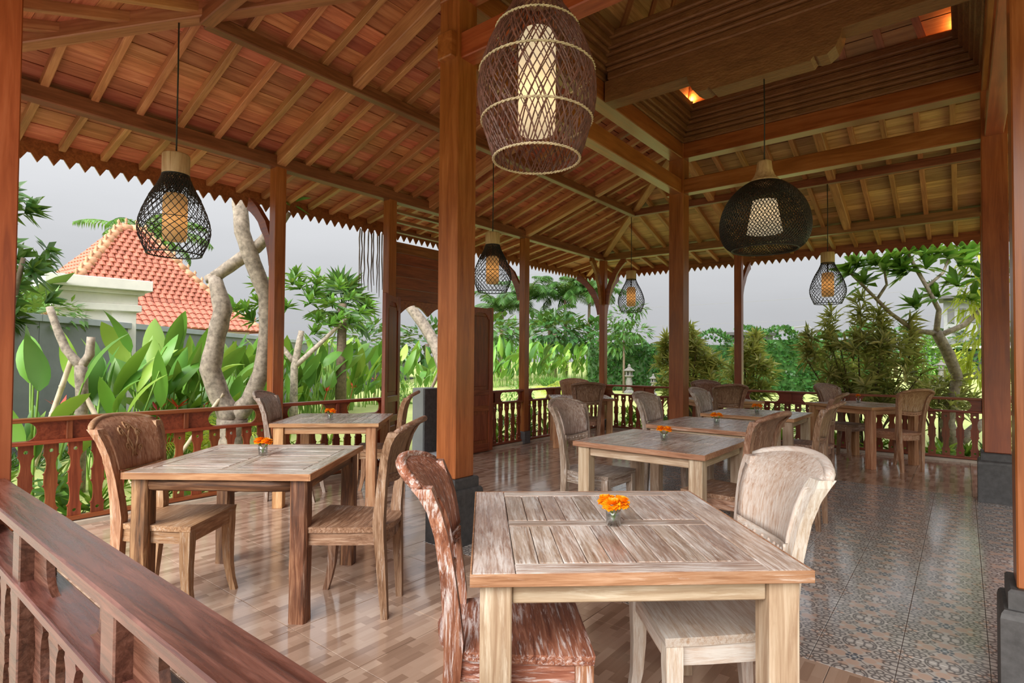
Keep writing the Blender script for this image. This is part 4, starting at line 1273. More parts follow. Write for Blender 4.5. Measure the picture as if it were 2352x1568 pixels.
ORD = ['first', 'second', 'third', 'fourth', 'fifth', 'sixth', 'seventh', 'eighth', 'ninth', 'tenth', 'eleventh', 'twelfth', 'thirteenth', 'fourteenth', 'fifteenth', 'sixteenth', 'seventeenth', 'eighteenth', 'nineteenth', 'twentieth', 'twenty-first', 'twenty-second', 'twenty-third', 'twenty-fourth']
HL = [(-1.80, -8.76, 2.0, 10, .34, 0, .68), (-2.75, -7.85, 1.95, 15, .45, 2, .72), (-3.15, -7.30, 1.9, 17, .5, 3, .70), (-3.55, -6.75, 1.9, 15, .45, 2, .66), (-4.7, -6.55, 2.45, 14, .4, 0, .85),
      (-4.35, -5.9, 1.9, 14, .45, 1, .66), (-5.6, -5.55, 2.2, 14, .45, 0, .75), (-5.3, -4.8, 2.0, 14, .45, 1, .7), (-6.35, -4.45, 2.15, 14, .5, 0, .75), (-6.3, -3.6, 2.05, 15, .5, 1, .72), (-7.0, -2.85, 2.3, 15, .5, 2, .8),
      (-7.5, -2.05, 2.3, 15, .5, 2, .8), (-8.0, -1.3, 2.4, 15, .5, 2, .8), (-8.5, -.45, 2.4, 15, .55, 2, .85), (-9.1, .5, 2.4, 14, .55, 1, .85), (-9.6, 1.6, 2.4, 14, .55, 1, .85), (-10.2, 3.2, 2.35, 13, .6, 1, .85), (-11.0, 5.0, 2.35, 13, .6, 0, .85), (-11.7, 6.7, 2.4, 12, .6, 0, .9)]
for k, (x, y, h, n, sp, fl, ll) in enumerate(HL):
    heliconia('heliconia clump with broad upright green leaves, %s from the left along the grey wall' % ORD[k], x, y, h, n, sp, fl, None, ll)
FH = [(-14.2, 12.6, 2.9), (-14.9, 14.6, 3.0), (-15.3, 16.4, 3.0), (-15.8, 18.4, 3.1), (-16.3, 20.6, 3.1), (-16.8, 22.9, 3.2), (-17.1, 25.2, 3.3), (-17.4, 27.8, 3.3), (-17.6, 30.4, 3.3)]
for k, (x, y, h) in enumerate(FH):
    heliconia('far tall heliconia clump beyond the lawn, %s from the left of the far bank' % ORD[k], x, y, h, 18, .9, 0, None, 1.15)

# leafy crowns, joined
def crown(m, c, r, n, L, W, rnd, droop=.4, kind='leaf'):
    for k in range(n):
        while True:
            p = Vector((rnd.uniform(-1, 1), rnd.uniform(-1, 1), rnd.uniform(-1, 1)))
            if .25 < p.length < 1: break
        q = Vector((p.x * r[0], p.y * r[1], p.z * r[2])) + Vector(c)
        d = (p.normalized() + Vector((rnd.uniform(-.7, .7), rnd.uniform(-.7, .7), rnd.uniform(-.6, .3) - droop * .4))).normalized()
        s = d.cross(Vector((rnd.uniform(-.4, .4), rnd.uniform(-.4, .4), 1))).normalized(); nr_ = s.cross(d)
        l = L * rnd.uniform(.6, 1.2); w = W * rnd.uniform(.7, 1.2) * .5
        m.add([q, q + d * l * .45 + s * w, q + d * l - nr_ * l * .12, q + d * l * .45 - s * w], [(0, 1, 2, 3)])
def rosette(m, c, ax, n, L, W, rnd, up=.5, seg=2):
    ax = Vector(ax).normalized(); o = ax.orthogonal().normalized(); o2 = ax.cross(o)
    for k in range(n):
        a = k * 2.39996 + rnd.uniform(-.3, .3); e = rnd.uniform(.15, 1.0) * math.pi / 2 * (1.25 - up * .4)
        d = (o * math.cos(a) + o2 * math.sin(a)) * math.sin(e) + ax * math.cos(e)
        s = d.cross(ax); s = s.normalized() if s.length > 1e-4 else o
        nr_ = s.cross(d); l = L * rnd.uniform(.7, 1.15); w = W * .5; b0 = Vector(c) + ax * rnd.uniform(-.05, .03)
        g_ = Vector((0, 0, -l * .16))
        m.add([b0 - s * w * .4, b0 + s * w * .4, b0 + d * l * .5 + s * w, b0 + d * l + g_, b0 + d * l * .5 - s * w], [(0, 1, 2, 3, 4)])

def branch_tree(name, label, cat, limbs, mat_bark, tips, fm, L, W, n, up=.5, extra=None):
    t = thing(name, label, cat, (limbs[0][0][0][0], limbs[0][0][0][1], GZ))
    for k, (pts, rad) in enumerate(limbs):
        m = MB(); P_ = []; R_ = []
        for i in range(len(pts) - 1):
            for q in range(3):
                v = q / 3; P_.append(Vector(pts[i]).lerp(Vector(pts[i + 1]), v)); R_.append((rad[i] + (rad[i + 1] - rad[i]) * v) * rg.uniform(.93, 1.07))
        P_.append(Vector(pts[-1])); R_.append(rad[-1])
        m.tube(P_, R_, 10); obj('trunk' if k == 0 else 'limb', m, mat_bark, t)
    if tips:
        m = MB()
        for c, ax in tips: rosette(m, c, ax, n, L, W, rg, up)
        if extra: extra(m)
        o = obj('foliage', m, fm, t); o['kind'] = 'stuff'
    return t
# forked plumeria trunk at the left (about 7 m away), upper leaves out of sight above the eave
def at(px, d, py):
    f = 1291.26
    p = Vector((5.77466, -10.19802, 1.395565)) + (_f + _r * ((px - 1176) / f) + _u * ((797.8 - py) / f)) * d
    return (p.x, p.y, p.z)
def limb(d, *pp): return [at(x, d + (0 if len(q) == 0 else q[0]), y) for x, y, *q in pp]
PL = [([(-1.45, -6.84, GZ), (-1.46, -6.85, .30), (-1.45, -6.84, .62)], [.23, .19, .19])]
fk = (-1.62, -6.98, .62)
def rel(*pp):  # points of the tree in its own vertical plane: sideways offset, height, depth offset
    r_ = Vector((.78, .626, 0)); f_ = Vector((-.626, .78, 0)); b0 = Vector((-1.45, -6.84, 0))
    return [tuple(b0 + r_ * s + f_ * d_ + Vector((0, 0, z))) for s, z, d_ in pp]
PL += [(rel((0, .62, 0), (-.14, .90, -.05), (-.24, 1.25, -.1), (-.17, 1.70, -.08), (-.12, 2.0, -.05), (-.26, 2.42, 0)), [.15, .125, .12, .115, .11, .085]),
       (rel((-.26, 2.42, 0), (-.02, 2.62, .05), (.22, 2.82, .1), (.46, 3.06, .1), (.62, 3.3, .1)), [.075, .085, .08, .075, .06]),
       (rel((0, .60, 0), (.20, .85, .02), (.33, 1.20, .05), (.38, 1.75, .08), (.36, 2.2, .08), (.20, 2.62, .05), (.08, 3.0, 0), (.05, 3.35, 0), (.02, 3.62, 0)), [.13, .115, .10, .095, .10, .105, .10, .095, .08]),
       (rel((.05, 3.45, 0), (-.12, 3.62, -.1), (-.28, 3.85, -.2)), [.06, .05, .04]),
       (rel((.03, 3.5, 0), (.16, 3.7, .1), (.34, 3.95, .2)), [.06, .05, .04]),
       (rel((-.30, 2.38, 0), (-.34, 2.44, 0)), [.07, .055])]
tipsP = [(q, ax) for q, ax in ((rel((-.3, 3.9, -.2))[0], (-.3, 0, 1)), (rel((.36, 4.0, .2))[0], (.3, .3, 1)), (rel((.02, 3.8, 0))[0], (0, 0, 1)), (rel((.64, 3.4, .1))[0], (.4, .4, .8)), (rel((-.55, 3.75, -.25))[0], (-.8, -.3, .3)))]
branch_tree('plumeria_tree', 'big forked plumeria trunk with pale rough bark behind the left railing', 'tree', PL, M_BARK, tipsP, M_LEAF_M, .34, .085, 13)
def pole(label, a, b_, r=.024):
    t = thing('bamboo_pole', label, 'pole', a)
    a = Vector(a); b_ = Vector(b_); L = (b_ - a).length; n = max(3, int(L / .28)); P_ = []; R_ = []
    for i in range(n):
        for v, k in ((0, 1.18), (.04, 1.0), (.96, 1.0)): P_.append(a.lerp(b_, (i + v) / n)); R_.append(r * k)
    P_.append(b_); R_.append(r)
    m = MB(); m.tube(P_, R_, 8); obj('cane', m, M_BAMB, t); return t
pole('bamboo prop leaning on the forked plumeria from the left', (*rel((-.62, 0, -.5))[0][:2], GZ), rel((-.06, .95, -.12))[0])
pole('bamboo prop standing right of the forked plumeria', (*rel((.52, 0, .2))[0][:2], GZ), rel((.46, 1.9, .1))[0])
pole('pale bamboo prop leaning in the garden doorway', (-.86, -4.60, GZ), (-.66, -3.90, 1.38))
# smaller propped tree at the far left
x0, y0 = -1.95, -8.30
def rl(*pp):
    r_ = Vector((.70, .71, 0)); return [tuple(Vector((x0, y0, 0)) + r_ * s + Vector((0, 0, z))) for s, z in pp]
branch_tree('young_plumeria', 'small cut-back plumeria trunk with bamboo props at the left edge', 'tree',
    [(rl((0, GZ), (0, .5), (.02, .95), (.0, 1.30)), [.075, .07, .065, .06]), (rl((0, 1.28), (-.16, 1.48), (-.26, 1.72), (-.34, 1.95)), [.05, .045, .04, .035]), (rl((0, 1.28), (.09, 1.42), (.10, 1.62)), [.05, .045, .04])],
    M_BARK, None, None, 0, 0, 0)
pole('bamboo prop leaning right from the small left trunk', (*rl((.62, 0))[0][:2], GZ), rl((.03, 1.0))[0], .028)
pole('bamboo prop leaning left from the small left trunk', (*rl((-.55, 0))[0][:2], GZ), rl((-.10, 1.36))[0], .028)
# concrete gate post outside the doorway
t = thing('gate_post', 'grey concrete gate post outside the doorway', 'gate post', (-.62, -4.32, GZ))
m = MB(); m.box((-.62, -4.32, (.96 + GZ) / 2), (.12, .16, (.96 - GZ) / 2), .006); obj('core', m, M_CEM, t)
m = MB(); m.box((-.49, -4.32, (.95 + GZ) / 2), (.012, .15, (.95 - GZ) / 2), .003); obj('dark_cladding', m, M_STONE2, t)
# bent trunk outside the doorway
t = thing('leaning_trunk', 'bare leaning plumeria trunk outside the doorway behind the broad pillar', 'tree', (-1.15, -3.02, GZ))
m = MB(); m.tube([(-1.15, -3.02, GZ), (-1.51, -2.94, .57), (-1.86, -2.72, 1.19), (-2.28, -2.56, 1.69), (-2.46, -2.7, 2.07), (-2.68, -2.89, 2.45), (-2.74, -2.95, 2.75)], [.14, .13, .12, .115, .11, .10, .08], 10); obj('trunk', m, M_BARK, t)
m = MB(); rosette(m, (-2.76, -2.97, 2.85), (-.2, 0, 1), 9, .22, .07, rg); o = obj('foliage', m, M_LEAF_M, t); o['kind'] = 'stuff'

# hanging strands at the eave left of the doorway
for k in range(9):
    y = -5.30 + .052 * k + rg.uniform(-.015, .015); L = rg.uniform(.75, 1.0)
    m = MB(); pts = [(-EAVE - .03 + rg.uniform(-.008, .008), y + rg.uniform(-.008, .008), 3.27 - L * q / 6) for q in range(7)]
    m.tube(pts, [.011, .010, .008, .010, .008, .007, .004], 5)
    o = obj('aerial_root', m, M_BARK2); tag(o, 'thin dark aerial root hanging from the eave left of the doorway, %s from the left' % ORD[k], 'root', 'aerial roots hanging from the eave')

# palms
def frond_mesh(L, n, wl, droop, seed, stiff=.6):
    r = random.Random(seed); m = MB(); a = .15; p = Vector((0, 0, 0)); pts = []; seg = 12
    for i in range(seg + 1):
        pts.append(p.copy()); p = p + Vector((math.sin(a), 0, math.cos(a))) * (L / seg); a += droop / seg * (.5 + i / seg)
    m.tube(pts, [.018 * (1 - .8 * i / seg) * max(L, .6) for i in range(seg + 1)], 4, True, False)
    for i in range(n):
        v = .14 + .86 * i / n; q = v * seg; k = min(int(q), seg - 1); c = pts[k].lerp(pts[k + 1], q - k); tg = (pts[k + 1] - pts[k]).normalized()
        for sg in (-1, 1):
            l = wl * math.sin(math.pi * (.12 + .85 * v)) ** .6 * r.uniform(.85, 1.1)
            d = (Vector((0, sg, 0)) * .8 + tg * stiff + Vector((0, 0, -.25 - .3 * r.random()))).normalized(); s = tg * (.0115 * max(.7, L))
            e = c + d * l + Vector((0, 0, -l * .25))
            m.add([c - s * .5, c + s * .5, c + d * l * .55 + s * .7, e, c + d * l * .55 - s * .7], [(0, 1, 2, 3, 4)])
    return m.mesh('frond')
FR_BIG = [frond_mesh(2.6, 46, .62, 2.1, 1), frond_mesh(2.6, 46, .62, 1.5, 2), frond_mesh(2.4, 44, .6, 2.6, 3)]
FR_SM = [frond_mesh(.9, 22, .30, 1.5, 4, .8), frond_mesh(.85, 20, .28, 1.0, 5, .8)]
def palm(label, x, y, h, frs, n, sc, mat, tr=.14, lo=-.3):
    t = thing('palm_tree', label, 'palm', (x, y, GZ))
    if h > .3:
        m = MB(); lean = rg.uniform(-.04, .04) * h
        m.tube([(0, 0, 0), (lean * .3, 0, h * .5), (lean, 0, h)], [tr * 1.3, tr, tr * .8], 10); obj('trunk', m, M_BARK2, t, local=True)
    for k in range(n):
        a = 2.39996 * k + rg.uniform(-.2, .2); e = rg.uniform(lo, 1.0)
        rot = Matrix.Rotation(a, 4, 'Z') @ Matrix.Rotation(.1 + .9 * (k / n), 4, 'Y') @ Matrix.Rotation(rg.uniform(-.3, .3), 4, 'Z')
        put('frond', frs[k % len(frs)], mat, t, local=True, mw=Matrix.Translation((0, 0, max(h - .05, 0))) @ rot @ Matrix.Scale(sc * rg.uniform(.85, 1.1), 4))
    return t
palm('tall feathery palm far behind the slim post, left of the group', -25.01, 26.62, 5.6, FR_BIG, 18, 1.35, M_LEAF_D)
palm('tall feathery palm far behind the railing, second of the group', -23.21, 28.06, 6.6, FR_BIG, 18, 1.4, M_LEAF_D)
palm('tall feathery palm far behind the railing, third of the group', -20.66, 30.11, 6.7, FR_BIG, 20, 1.4, M_LEAF_D)
palm('tall feathery palm beside the far left corner post', -19.15, 31.32, 6.9, FR_BIG, 20, 1.4, M_LEAF_D)
palm('lower feathery palm with brown sheaths between the tall ones', -21.76, 29.22, 4.4, FR_BIG, 18, 1.3, M_LEAF_M)
palm('single coconut palm crown far off, left of the forked plumeria', -20.5, -1.5, 6.1, FR_BIG, 12, 1.0, M_LEAF_M)
palm('small light-green palm right of the slim far post', 2.75, 1.5, .25, FR_SM, 18, 1.15, M_LEAF_M, .04)
palm('low yellow-green palm beyond the far left railing', -3.9, 4.3, .2, FR_SM, 14, 1.2, M_LEAF_Y, .04)
palm('second low yellow-green palm near the far left railing', -3.3, 4.9, .15, FR_SM, 12, 1.0, M_LEAF_Y, .04)
palm('yellowish palm fronds between the heliconias and the forked trunk', -2.75, -6.75, .2, FR_SM, 14, 1.1, M_LEAF_Y, .04)
# fan palm
def fan_mesh():
    m = MB(); n = 13
    for k in range(n):
        a = R(-115 + 230 * k / (n - 1)); L = .62 * (1 - .12 * abs(a) / 2)
        d = Vector((math.cos(a), math.sin(a), .10 * math.cos(a))); s = Vector((-math.sin(a), math.cos(a), 0)) * .058
        c = Vector((.45, 0, .12))
        m.add([c, c + d * L * .55 + s + Vector((0, 0, .02)), c + d * L + Vector((0, 0, -.10)), c + d * L * .55 - s + Vector((0, 0, -.015))], [(0, 1, 2, 3)])
    m.tube([(0, 0, 0), (.45, 0, .12)], .012, 5)
    return m.mesh('fan_leaf')
FAN = fan_mesh()
t = thing('fan_palm', 'fan palm with stiff round leaves left of the doorway', 'palm', (-7.3, -1.25, GZ))
m = MB(); m.tube([(0, 0, 0), (0, 0, 1.6), (.02, 0, 3.0)], [.16, .13, .11], 10); obj('trunk', m, M_BARK2, t, local=True)
for k in range(17):
    a = 2.39996 * k; e = R(80 - 130 * (k / 16))
    put('fan_leaf', FAN, M_LEAF_D, t, local=True, mw=Matrix.Translation((0, 0, 2.95 - .012 * k)) @ Matrix.Rotation(a, 4, 'Z') @ Matrix.Rotation(-e, 4, 'Y') @ Matrix.Rotation(rg.uniform(-.5, .5), 4, 'X') @ Matrix.Scale(1.05, 4))
# leafy trees
def tree(label, x, y, trunk, blobs, n, L, W, mat, name='leafy_tree', cat='tree', bark=None):
    t = thing(name, label, cat, (x, y, GZ))
    for k, pts in enumerate(trunk):
        m = MB(); m.tube([(x + a, y + b_, z) for a, b_, z, r in pts], [r for *_, r in pts], 8); obj('trunk' if k == 0 else 'limb', m, bark or M_BARK2, t)
    m = MB()
    for (a, b_, z, r1, r3, nn_) in blobs: crown(m, (x + a, y + b_, z), (r1, r1, r3), nn_, L, W, rg)
    o = obj('foliage', m, mat, t); o['kind'] = 'stuff'; return t
LT = []
for k in range(64):
    v = rg.random(); a_ = rg.uniform(0, 6.283); q = math.sqrt(rg.random()) * .95 * math.sin(math.pi * (.2 + .7 * v))
    LT.append(((-6.05 + q * math.cos(a_), -8.55 + q * math.sin(a_), 1.95 + 2.15 * v), (math.cos(a_) * q, math.sin(a_) * q, .45)))
branch_tree('leafy_tree', 'dense dark-leaved tree at the upper left edge', 'tree', [([(-6.05, -8.55, GZ), (-6.0, -8.5, 1.4), (-6.1, -8.6, 2.6)], [.12, .10, .06]), ([(-6.02, -8.5, 1.3), (-5.6, -8.3, 2.1), (-5.4, -8.2, 2.9)], [.06, .05, .03]), ([(-6.02, -8.5, 1.5), (-6.5, -8.8, 2.4), (-6.6, -8.9, 3.2)], [.06, .05, .03])], M_BARK2, LT, M_LEAF_D, .34, .10, 15, .3)
t = thing('banana_plant', 'dark banana plant with huge leaves behind the tower', 'plant', (-8.4, -8.05, GZ))
for k in range(7):
    a = k * .95; put('leaf', PAD[k % 3], M_LEAF_D, t, local=True, mw=Matrix.Translation((0, 0, 1.7)) @ Matrix.Rotation(a, 4, 'Z') @ Matrix.Rotation(.25 + .08 * k, 4, 'Y') @ Matrix.Diagonal((2.0, 1.9, 2.0, 1)))
m = MB(); m.tube([(0, 0, 0), (0, 0, 1.75)], [.14, .09], 10); obj('stem', m, M_STEM, t, local=True)
tree('round bushy shrub before the white tower', -7.3, -7.7, [[(0, 0, GZ, .05), (0, 0, 1.7, .04)]], [(0, 0, 2.15, .75, .4, 420)], 0, .20, .07, M_LEAF_M, 'shrub', 'shrub')
PT = [(( -5.6 + a, -3.6 + b_, z), (a * .6, b_ * .6, 1)) for a, b_, z in [(0, 0, 3.2), (.35, .3, 3.0), (-.4, -.3, 3.05), (.6, .5, 2.6), (-.6, -.5, 2.6), (.2, .2, 2.75), (-.2, -.1, 2.5), (.75, .6, 2.25), (-.75, -.55, 2.2), (.4, .3, 2.2), (.95, .75, 2.7), (.0, .1, 2.95), (-.95, -.7, 2.45), (1.1, .9, 2.4)]]
branch_tree('leafy_plumeria', 'bushy plumeria with whorls of green leaves right of the left post', 'tree', [([(-5.6, -3.6, GZ), (-5.6, -3.6, 1.2), (-5.5, -3.5, 2.0)], [.09, .08, .06]), ([(-5.6, -3.6, 1.3), (-6.0, -3.9, 1.9), (-6.2, -4.1, 2.4)], [.06, .05, .04]), ([(-5.6, -3.6, 1.2), (-5.1, -3.2, 1.8), (-4.7, -2.9, 2.3)], [.06, .05, .04])],
            M_BARK, PT + [((q[0] + rg.uniform(-.4, .4), q[1] + rg.uniform(-.4, .4), q[2] + rg.uniform(-.3, .3)), ax) for q, ax in PT], M_LEAF_M, .36, .10, 17, .3)
tree('slender leafy tree beside the corner lamp far off', -6.6, 13.6, [[(0, 0, GZ, .07), (0, 0, 3.0, .04)]], [(0, 0, 3.4, .7, .5, 160), (.3, .2, 2.7, .9, .4, 200), (-.4, 0, 2.2, .7, .5, 160), (.5, .3, 3.8, .4, .3, 70)], 0, .38, .12, M_LEAF_D)
# long clipped hedge and its neighbours at the end of the lawn
def hedge(label, x0, y0, x1, y1, w, h, n, mat=None, bumps=.18):
    t = thing('hedge', label, 'hedge', ((x0 + x1) / 2, (y0 + y1) / 2, GZ))
    a = Vector((x0, y0, 0)); b_ = Vector((x1, y1, 0)); d = (b_ - a); L = d.length; d.normalize(); nn_ = Vector((-d.y, d.x, 0))
    m = MB()
    for k in range(n):
        u = rg.random() * L; q = rg.random(); hh = h * (1 + bumps * .5 * math.sin(u * 1.3) + bumps * .4 * math.sin(u * 3.1 + 1))
        if q < .28: c = a + d * u + nn_ * rg.uniform(-w, w) / 2 + Vector((0, 0, hh)); o_ = Vector((0, 0, 1))
        else: c = a + d * u - nn_ * (w / 2) + Vector((0, 0, hh * rg.random())); o_ = -nn_
        o_ = (o_ + Vector((rg.uniform(-.8, .8), rg.uniform(-.8, .8), rg.uniform(-.9, .6)))).normalized()
        s = o_.cross(Vector((rg.uniform(-1, 1), rg.uniform(-1, 1), rg.uniform(-1, 1)))).normalized(); l = rg.uniform(.12, .3)
        m.add([c, c + o_ * l * .5 + s * l * .3, c + o_ * l, c + o_ * l * .5 - s * l * .3], [(0, 1, 2, 3)])
    for v in range(len(m.v)): m.v[v] = (m.v[v][0], m.v[v][1], m.v[v][2] + GZ)
    o = obj('leaves', m, mat or M_HEDGE, t); o['kind'] = 'stuff'
    m = MB(); c = (a + b_) / 2
    beam('inner_twigs', (a.x, a.y, GZ + h * .46), (b_.x, b_.y, GZ + h * .46), w * .86, h * .9, M_LEAF_D, t, ch=.02)
    return t
hedge('dark clipped hedge behind the corner lamp, left part of the far hedge', -9.5, 15.2, -3.2, 18.6, 1.2, 2.55, 3600)
hedge('tall dark green hedge along the far end of the lawn', -3.0, 18.9, 2.6, 23.0, 1.4, 2.85, 3600)
tree('round clipped green shrub at the far right behind the bush', 3.5, 45.5, [[(0, 0, GZ, .1), (0, 0, 1, .1)]], [(0, 0, 1.6, 1.35, 1.9, 900)], 0, .45, .2, M_LEAF_M, 'topiary', 'shrub')
tree('pale green round shrub right of the clipped one', 5.2, 46.8, [[(0, 0, GZ, .1), (0, 0, 1, .1)]], [(0, 0, 1.0, 1.2, 1.3, 600)], 0, .4, .2, M_LEAF_Y, 'topiary', 'shrub')
for k, (x, y, r1, z, n) in enumerate(((0.5, 58, 3.2, 3.0, 500), (5.5, 62, 3.0, 3.6, 500), (9, 58, 3.5, 2.6, 500), (-30, 34, 4.0, 3.2, 500), (-27, 20, 3.0, 2.6, 420), (-24, 12, 2.6, 2.4, 380), (-19, 26, 2.6, 3.6, 400), (-20.5, 20, 2.4, 3.3, 400), (-17.5, 30, 2.6, 3.2, 400))):
    tree('distant dark tree on the skyline, %s of the far row' % ORD[k], x, y, [[(0, 0, GZ, .2), (0, 0, z, .15)]], [(0, 0, z, r1, r1 * .55, n)], 0, .8, .4, M_LEAF_D if k % 2 else M_HEDGE)
# striped dracaena bushes by the far railing
def bush(label, x, y, tips, stems, mat, L=.22, W=.03, n=14):
    t = thing('dracaena_bush', label, 'bush', (x, y, GZ))
    m = MB()
    for a, b_, z in stems: m.tube([(x + a * .15, y + b_ * .15, GZ), (x + a * .5, y + b_ * .5, z * .45), (x + a, y + b_, z)], [.022, .016, .009], 5, True, False)
    o = obj('stems', m, M_BARK2, t); o['kind'] = 'stuff'
    m = MB()
    for a, b_, z in tips:
        ax = Vector((a * .7 + rg.uniform(-.4, .4), b_ * .7 + rg.uniform(-.4, .4), .55 + rg.uniform(-.2, .5)))
        rosette(m, (x + a, y + b_, z), ax, n, L, W, rg, .2)
        rosette(m, Vector((x + a, y + b_, z)) - ax.normalized() * .10, ax, n // 2, L, W, rg, .0)
    o = obj('foliage', m, mat, t); o['kind'] = 'stuff'; return t
def blob(n, rx, ry, z0, z1, spikes=()):
    o = []
    for k in range(n):
        a = rg.uniform(0, 6.283); q = math.sqrt(rg.random()); v = rg.random(); w = math.sin(math.pi * (.15 + .75 * v)) ** .7
        o.append((rx * q * w * math.cos(a), ry * q * w * math.sin(a), z0 + (z1 - z0) * v))
    for sx, sy, za, zb in spikes:
        for k in range(9):
            v = k / 8; o.append((sx + rg.uniform(-.04, .04), sy + rg.uniform(-.04, .04), za + (zb - za) * v))
    return o
tp = blob(125, .92, .7, .62, 1.85, ((-.05, 0, 1.7, 2.55), (-.50, -.1, 1.6, 2.3), (.25, .1, 1.7, 2.30), (.70, .3, 1.5, 2.15), (-.80, -.3, 1.4, 1.9)))
bush('big dark striped dracaena bush before the lawn at the right', 4.40, 1.35, tp, tp[::9], M_LEAF_S2, .27, .042, 13)
tp = blob(34, .55, .45, .55, 1.1)
bush('lower right spread of the big dracaena bush', 5.45, 2.15, tp, tp[::6], M_LEAF_S2, .27, .042, 13)
tp = blob(85, .68, .6, .60, 1.8, ((.05, .0, 1.6, 2.1), (-.4, -.2, 1.4, 1.9)))
bush('yellow-green striped dracaena bush behind the brown pillar', 1.35, 1.15, tp, tp[::8], M_LEAF_S, .28, .044, 13)
tp = blob(56, .46, .45, .65, 1.75, ((.1, .1, 1.5, 1.95),))
bush('yellow-green striped dracaena bush right of the brown pillar', 2.35, 1.85, tp, tp[::8], M_LEAF_S, .28, .044, 13)
# plumeria at the right
PR = [([(5.72, 2.1, GZ), (5.55, 2.0, .35), (5.62, 2.05, .75), (5.70, 2.1, 1.15), (5.58, 2.0, 1.55), (5.42, 1.9, 1.92)], [.12, .11, .09, .085, .09, .08]),
      ([(5.42, 1.9, 1.90), (5.12, 1.7, 1.95), (4.80, 1.5, 2.25), (4.45, 1.3, 2.70), (4.25, 1.2, 2.95)], [.05, .04, .032, .026, .02]),
      ([(5.42, 1.9, 1.90), (5.46, 1.9, 2.3), (5.30, 1.8, 2.7), (5.12, 1.7, 3.1), (5.05, 1.65, 3.3)], [.05, .04, .034, .028, .02]),
      ([(5.44, 1.9, 1.85), (5.8, 2.2, 2.05), (6.1, 2.4, 2.4), (6.25, 2.5, 2.9)], [.05, .045, .035, .022]),
      ([(4.62, 1.4, 2.5), (4.75, 1.5, 2.75), (4.72, 1.45, 3.0)], [.026, .022, .016]),
      ([(5.30, 1.8, 2.7), (5.52, 2.0, 2.95), (5.6, 2.05, 3.2)], [.03, .022, .016]),
      ([(5.72, 2.1, .05), (6.0, 2.3, .35), (6.35, 2.6, .55)], [.10, .08, .05])]
tp = [((4.25, 1.2, 2.98), (-.7, -.4, .6)), ((4.72, 1.45, 3.02), (0, 0, 1)), ((5.05, 1.65, 3.32), (-.2, 0, 1)), ((5.6, 2.05, 3.22), (.3, .2, 1)), ((6.25, 2.5, 2.95), (.4, .2, 1)), ((4.45, 1.3, 2.8), (-.3, -.3, 1)), ((5.3, 1.8, 3.05), (.2, 0, 1)), ((5.85, 2.2, 3.3), (.2, .2, 1)), ((4.9, 1.55, 3.2), (-.4, 0, .8)), ((5.9, 2.3, 2.5), (.4, .2, .8)), ((5.45, 1.95, 2.55), (-.5, -.2, .7)), ((5.15, 1.7, 2.35), (-.3, -.3, .9)), ((4.6, 1.35, 3.1), (-.5, -.2, .7)), ((4.35, 1.25, 3.1), (-.5, -.3, .8)), ((4.95, 1.6, 3.0), (.1, 0, .9)), ((5.25, 1.8, 3.25), (.2, .1, 1)), ((5.45, 1.95, 3.3), (0, 0, 1)), ((5.75, 2.15, 3.1), (.3, .2, .8)), ((5.0, 1.65, 2.95), (-.5, -.2, .6)), ((6.0, 2.35, 2.85), (.2, .2, .9)), ((5.7, 2.1, 2.75), (-.3, -.1, .8))]
branch_tree('right_plumeria', 'plumeria with bare curving limbs and leaf whorls beside the dark right pillar', 'tree', PR, M_BARK, tp, M_LEAF_M, .40, .13, 18, .35)
t = thing('twisted_shrub', 'yellowish climber hanging in the right plumeria', 'plant', (6.05, 2.6, 2.0))
m = MB()
for k in range(14): crown(m, (6.0 + .1 * math.sin(k), 2.5, 3.3 - .16 * k), (.26, .26, .16), 26, .34, .05, rg, 1.6)
o = obj('foliage', m, M_LEAF_Y, t); o['kind'] = 'stuff'
t = thing('blossom_shrub', 'shrub with pink blossoms at the right beside the plumeria', 'shrub', (6.7, 4.6, GZ))
m = MB(); crown(m, (6.7, 4.6, .8), (.5, .5, .7), 260, .22, .06, rg); o = obj('foliage', m, M_LEAF_M, t); o['kind'] = 'stuff'
m = MB(); crown(m, (6.62, 4.4, .9), (.5, .4, .6), 26, .09, .08, rg); o = obj('blossoms', m, M_PINK, t); o['kind'] = 'stuff'

# stone lanterns on the lawn
def lantern(label, x, y, h):
    t = thing('stone_lantern', label, 'lantern', (x, y, GZ)); s = h
    m = MB(); m.lathe([(.20 * s, 0), (.20 * s, .05 * s), (.15 * s, .09 * s), (.10 * s, .13 * s)], 6, sm=False); obj('foot', m, M_LANT, t, local=True)
    m = MB(); m.lathe([(.10 * s, .13 * s), (.085 * s, .22 * s), (.12 * s, .36 * s), (.085 * s, .50 * s), (.09 * s, .54 * s)], 12); obj('shaft', m, M_LANT, t, local=True)
    m = MB(); m.lathe([(.09 * s, .54 * s), (.17 * s, .58 * s), (.17 * s, .61 * s), (.12 * s, .615 * s)], 6, sm=False); obj('platform', m, M_LANT, t, local=True)
    m = MB()
    for k in range(4):
        a = R(45 + 90 * k); m.box((.085 * s * math.cos(a), .085 * s * math.sin(a), .68 * s), (.025 * s, .025 * s, .065 * s), 0)
    m.box((0, 0, .755 * s), (.11 * s, .11 * s, .012 * s), 0); obj('light_box', m, M_LANT, t, local=True)
    m = MB(); m.lathe([(.21 * s, .765 * s), (.20 * s, .79 * s), (.13 * s, .83 * s), (.07 * s, .87 * s), (.05 * s, .90 * s)], 6, sm=False); obj('roof', m, M_LANT, t, local=True)
    m = MB(); m.lathe([(.045 * s, .90 * s), (.055 * s, .93 * s), (.035 * s, .97 * s), (.004 * s, s)], 8); obj('finial', m, M_LANT, t, local=True)
lantern('grey stone lantern standing free on the lawn right of the corner post', -6.25, 13.45, 1.37)
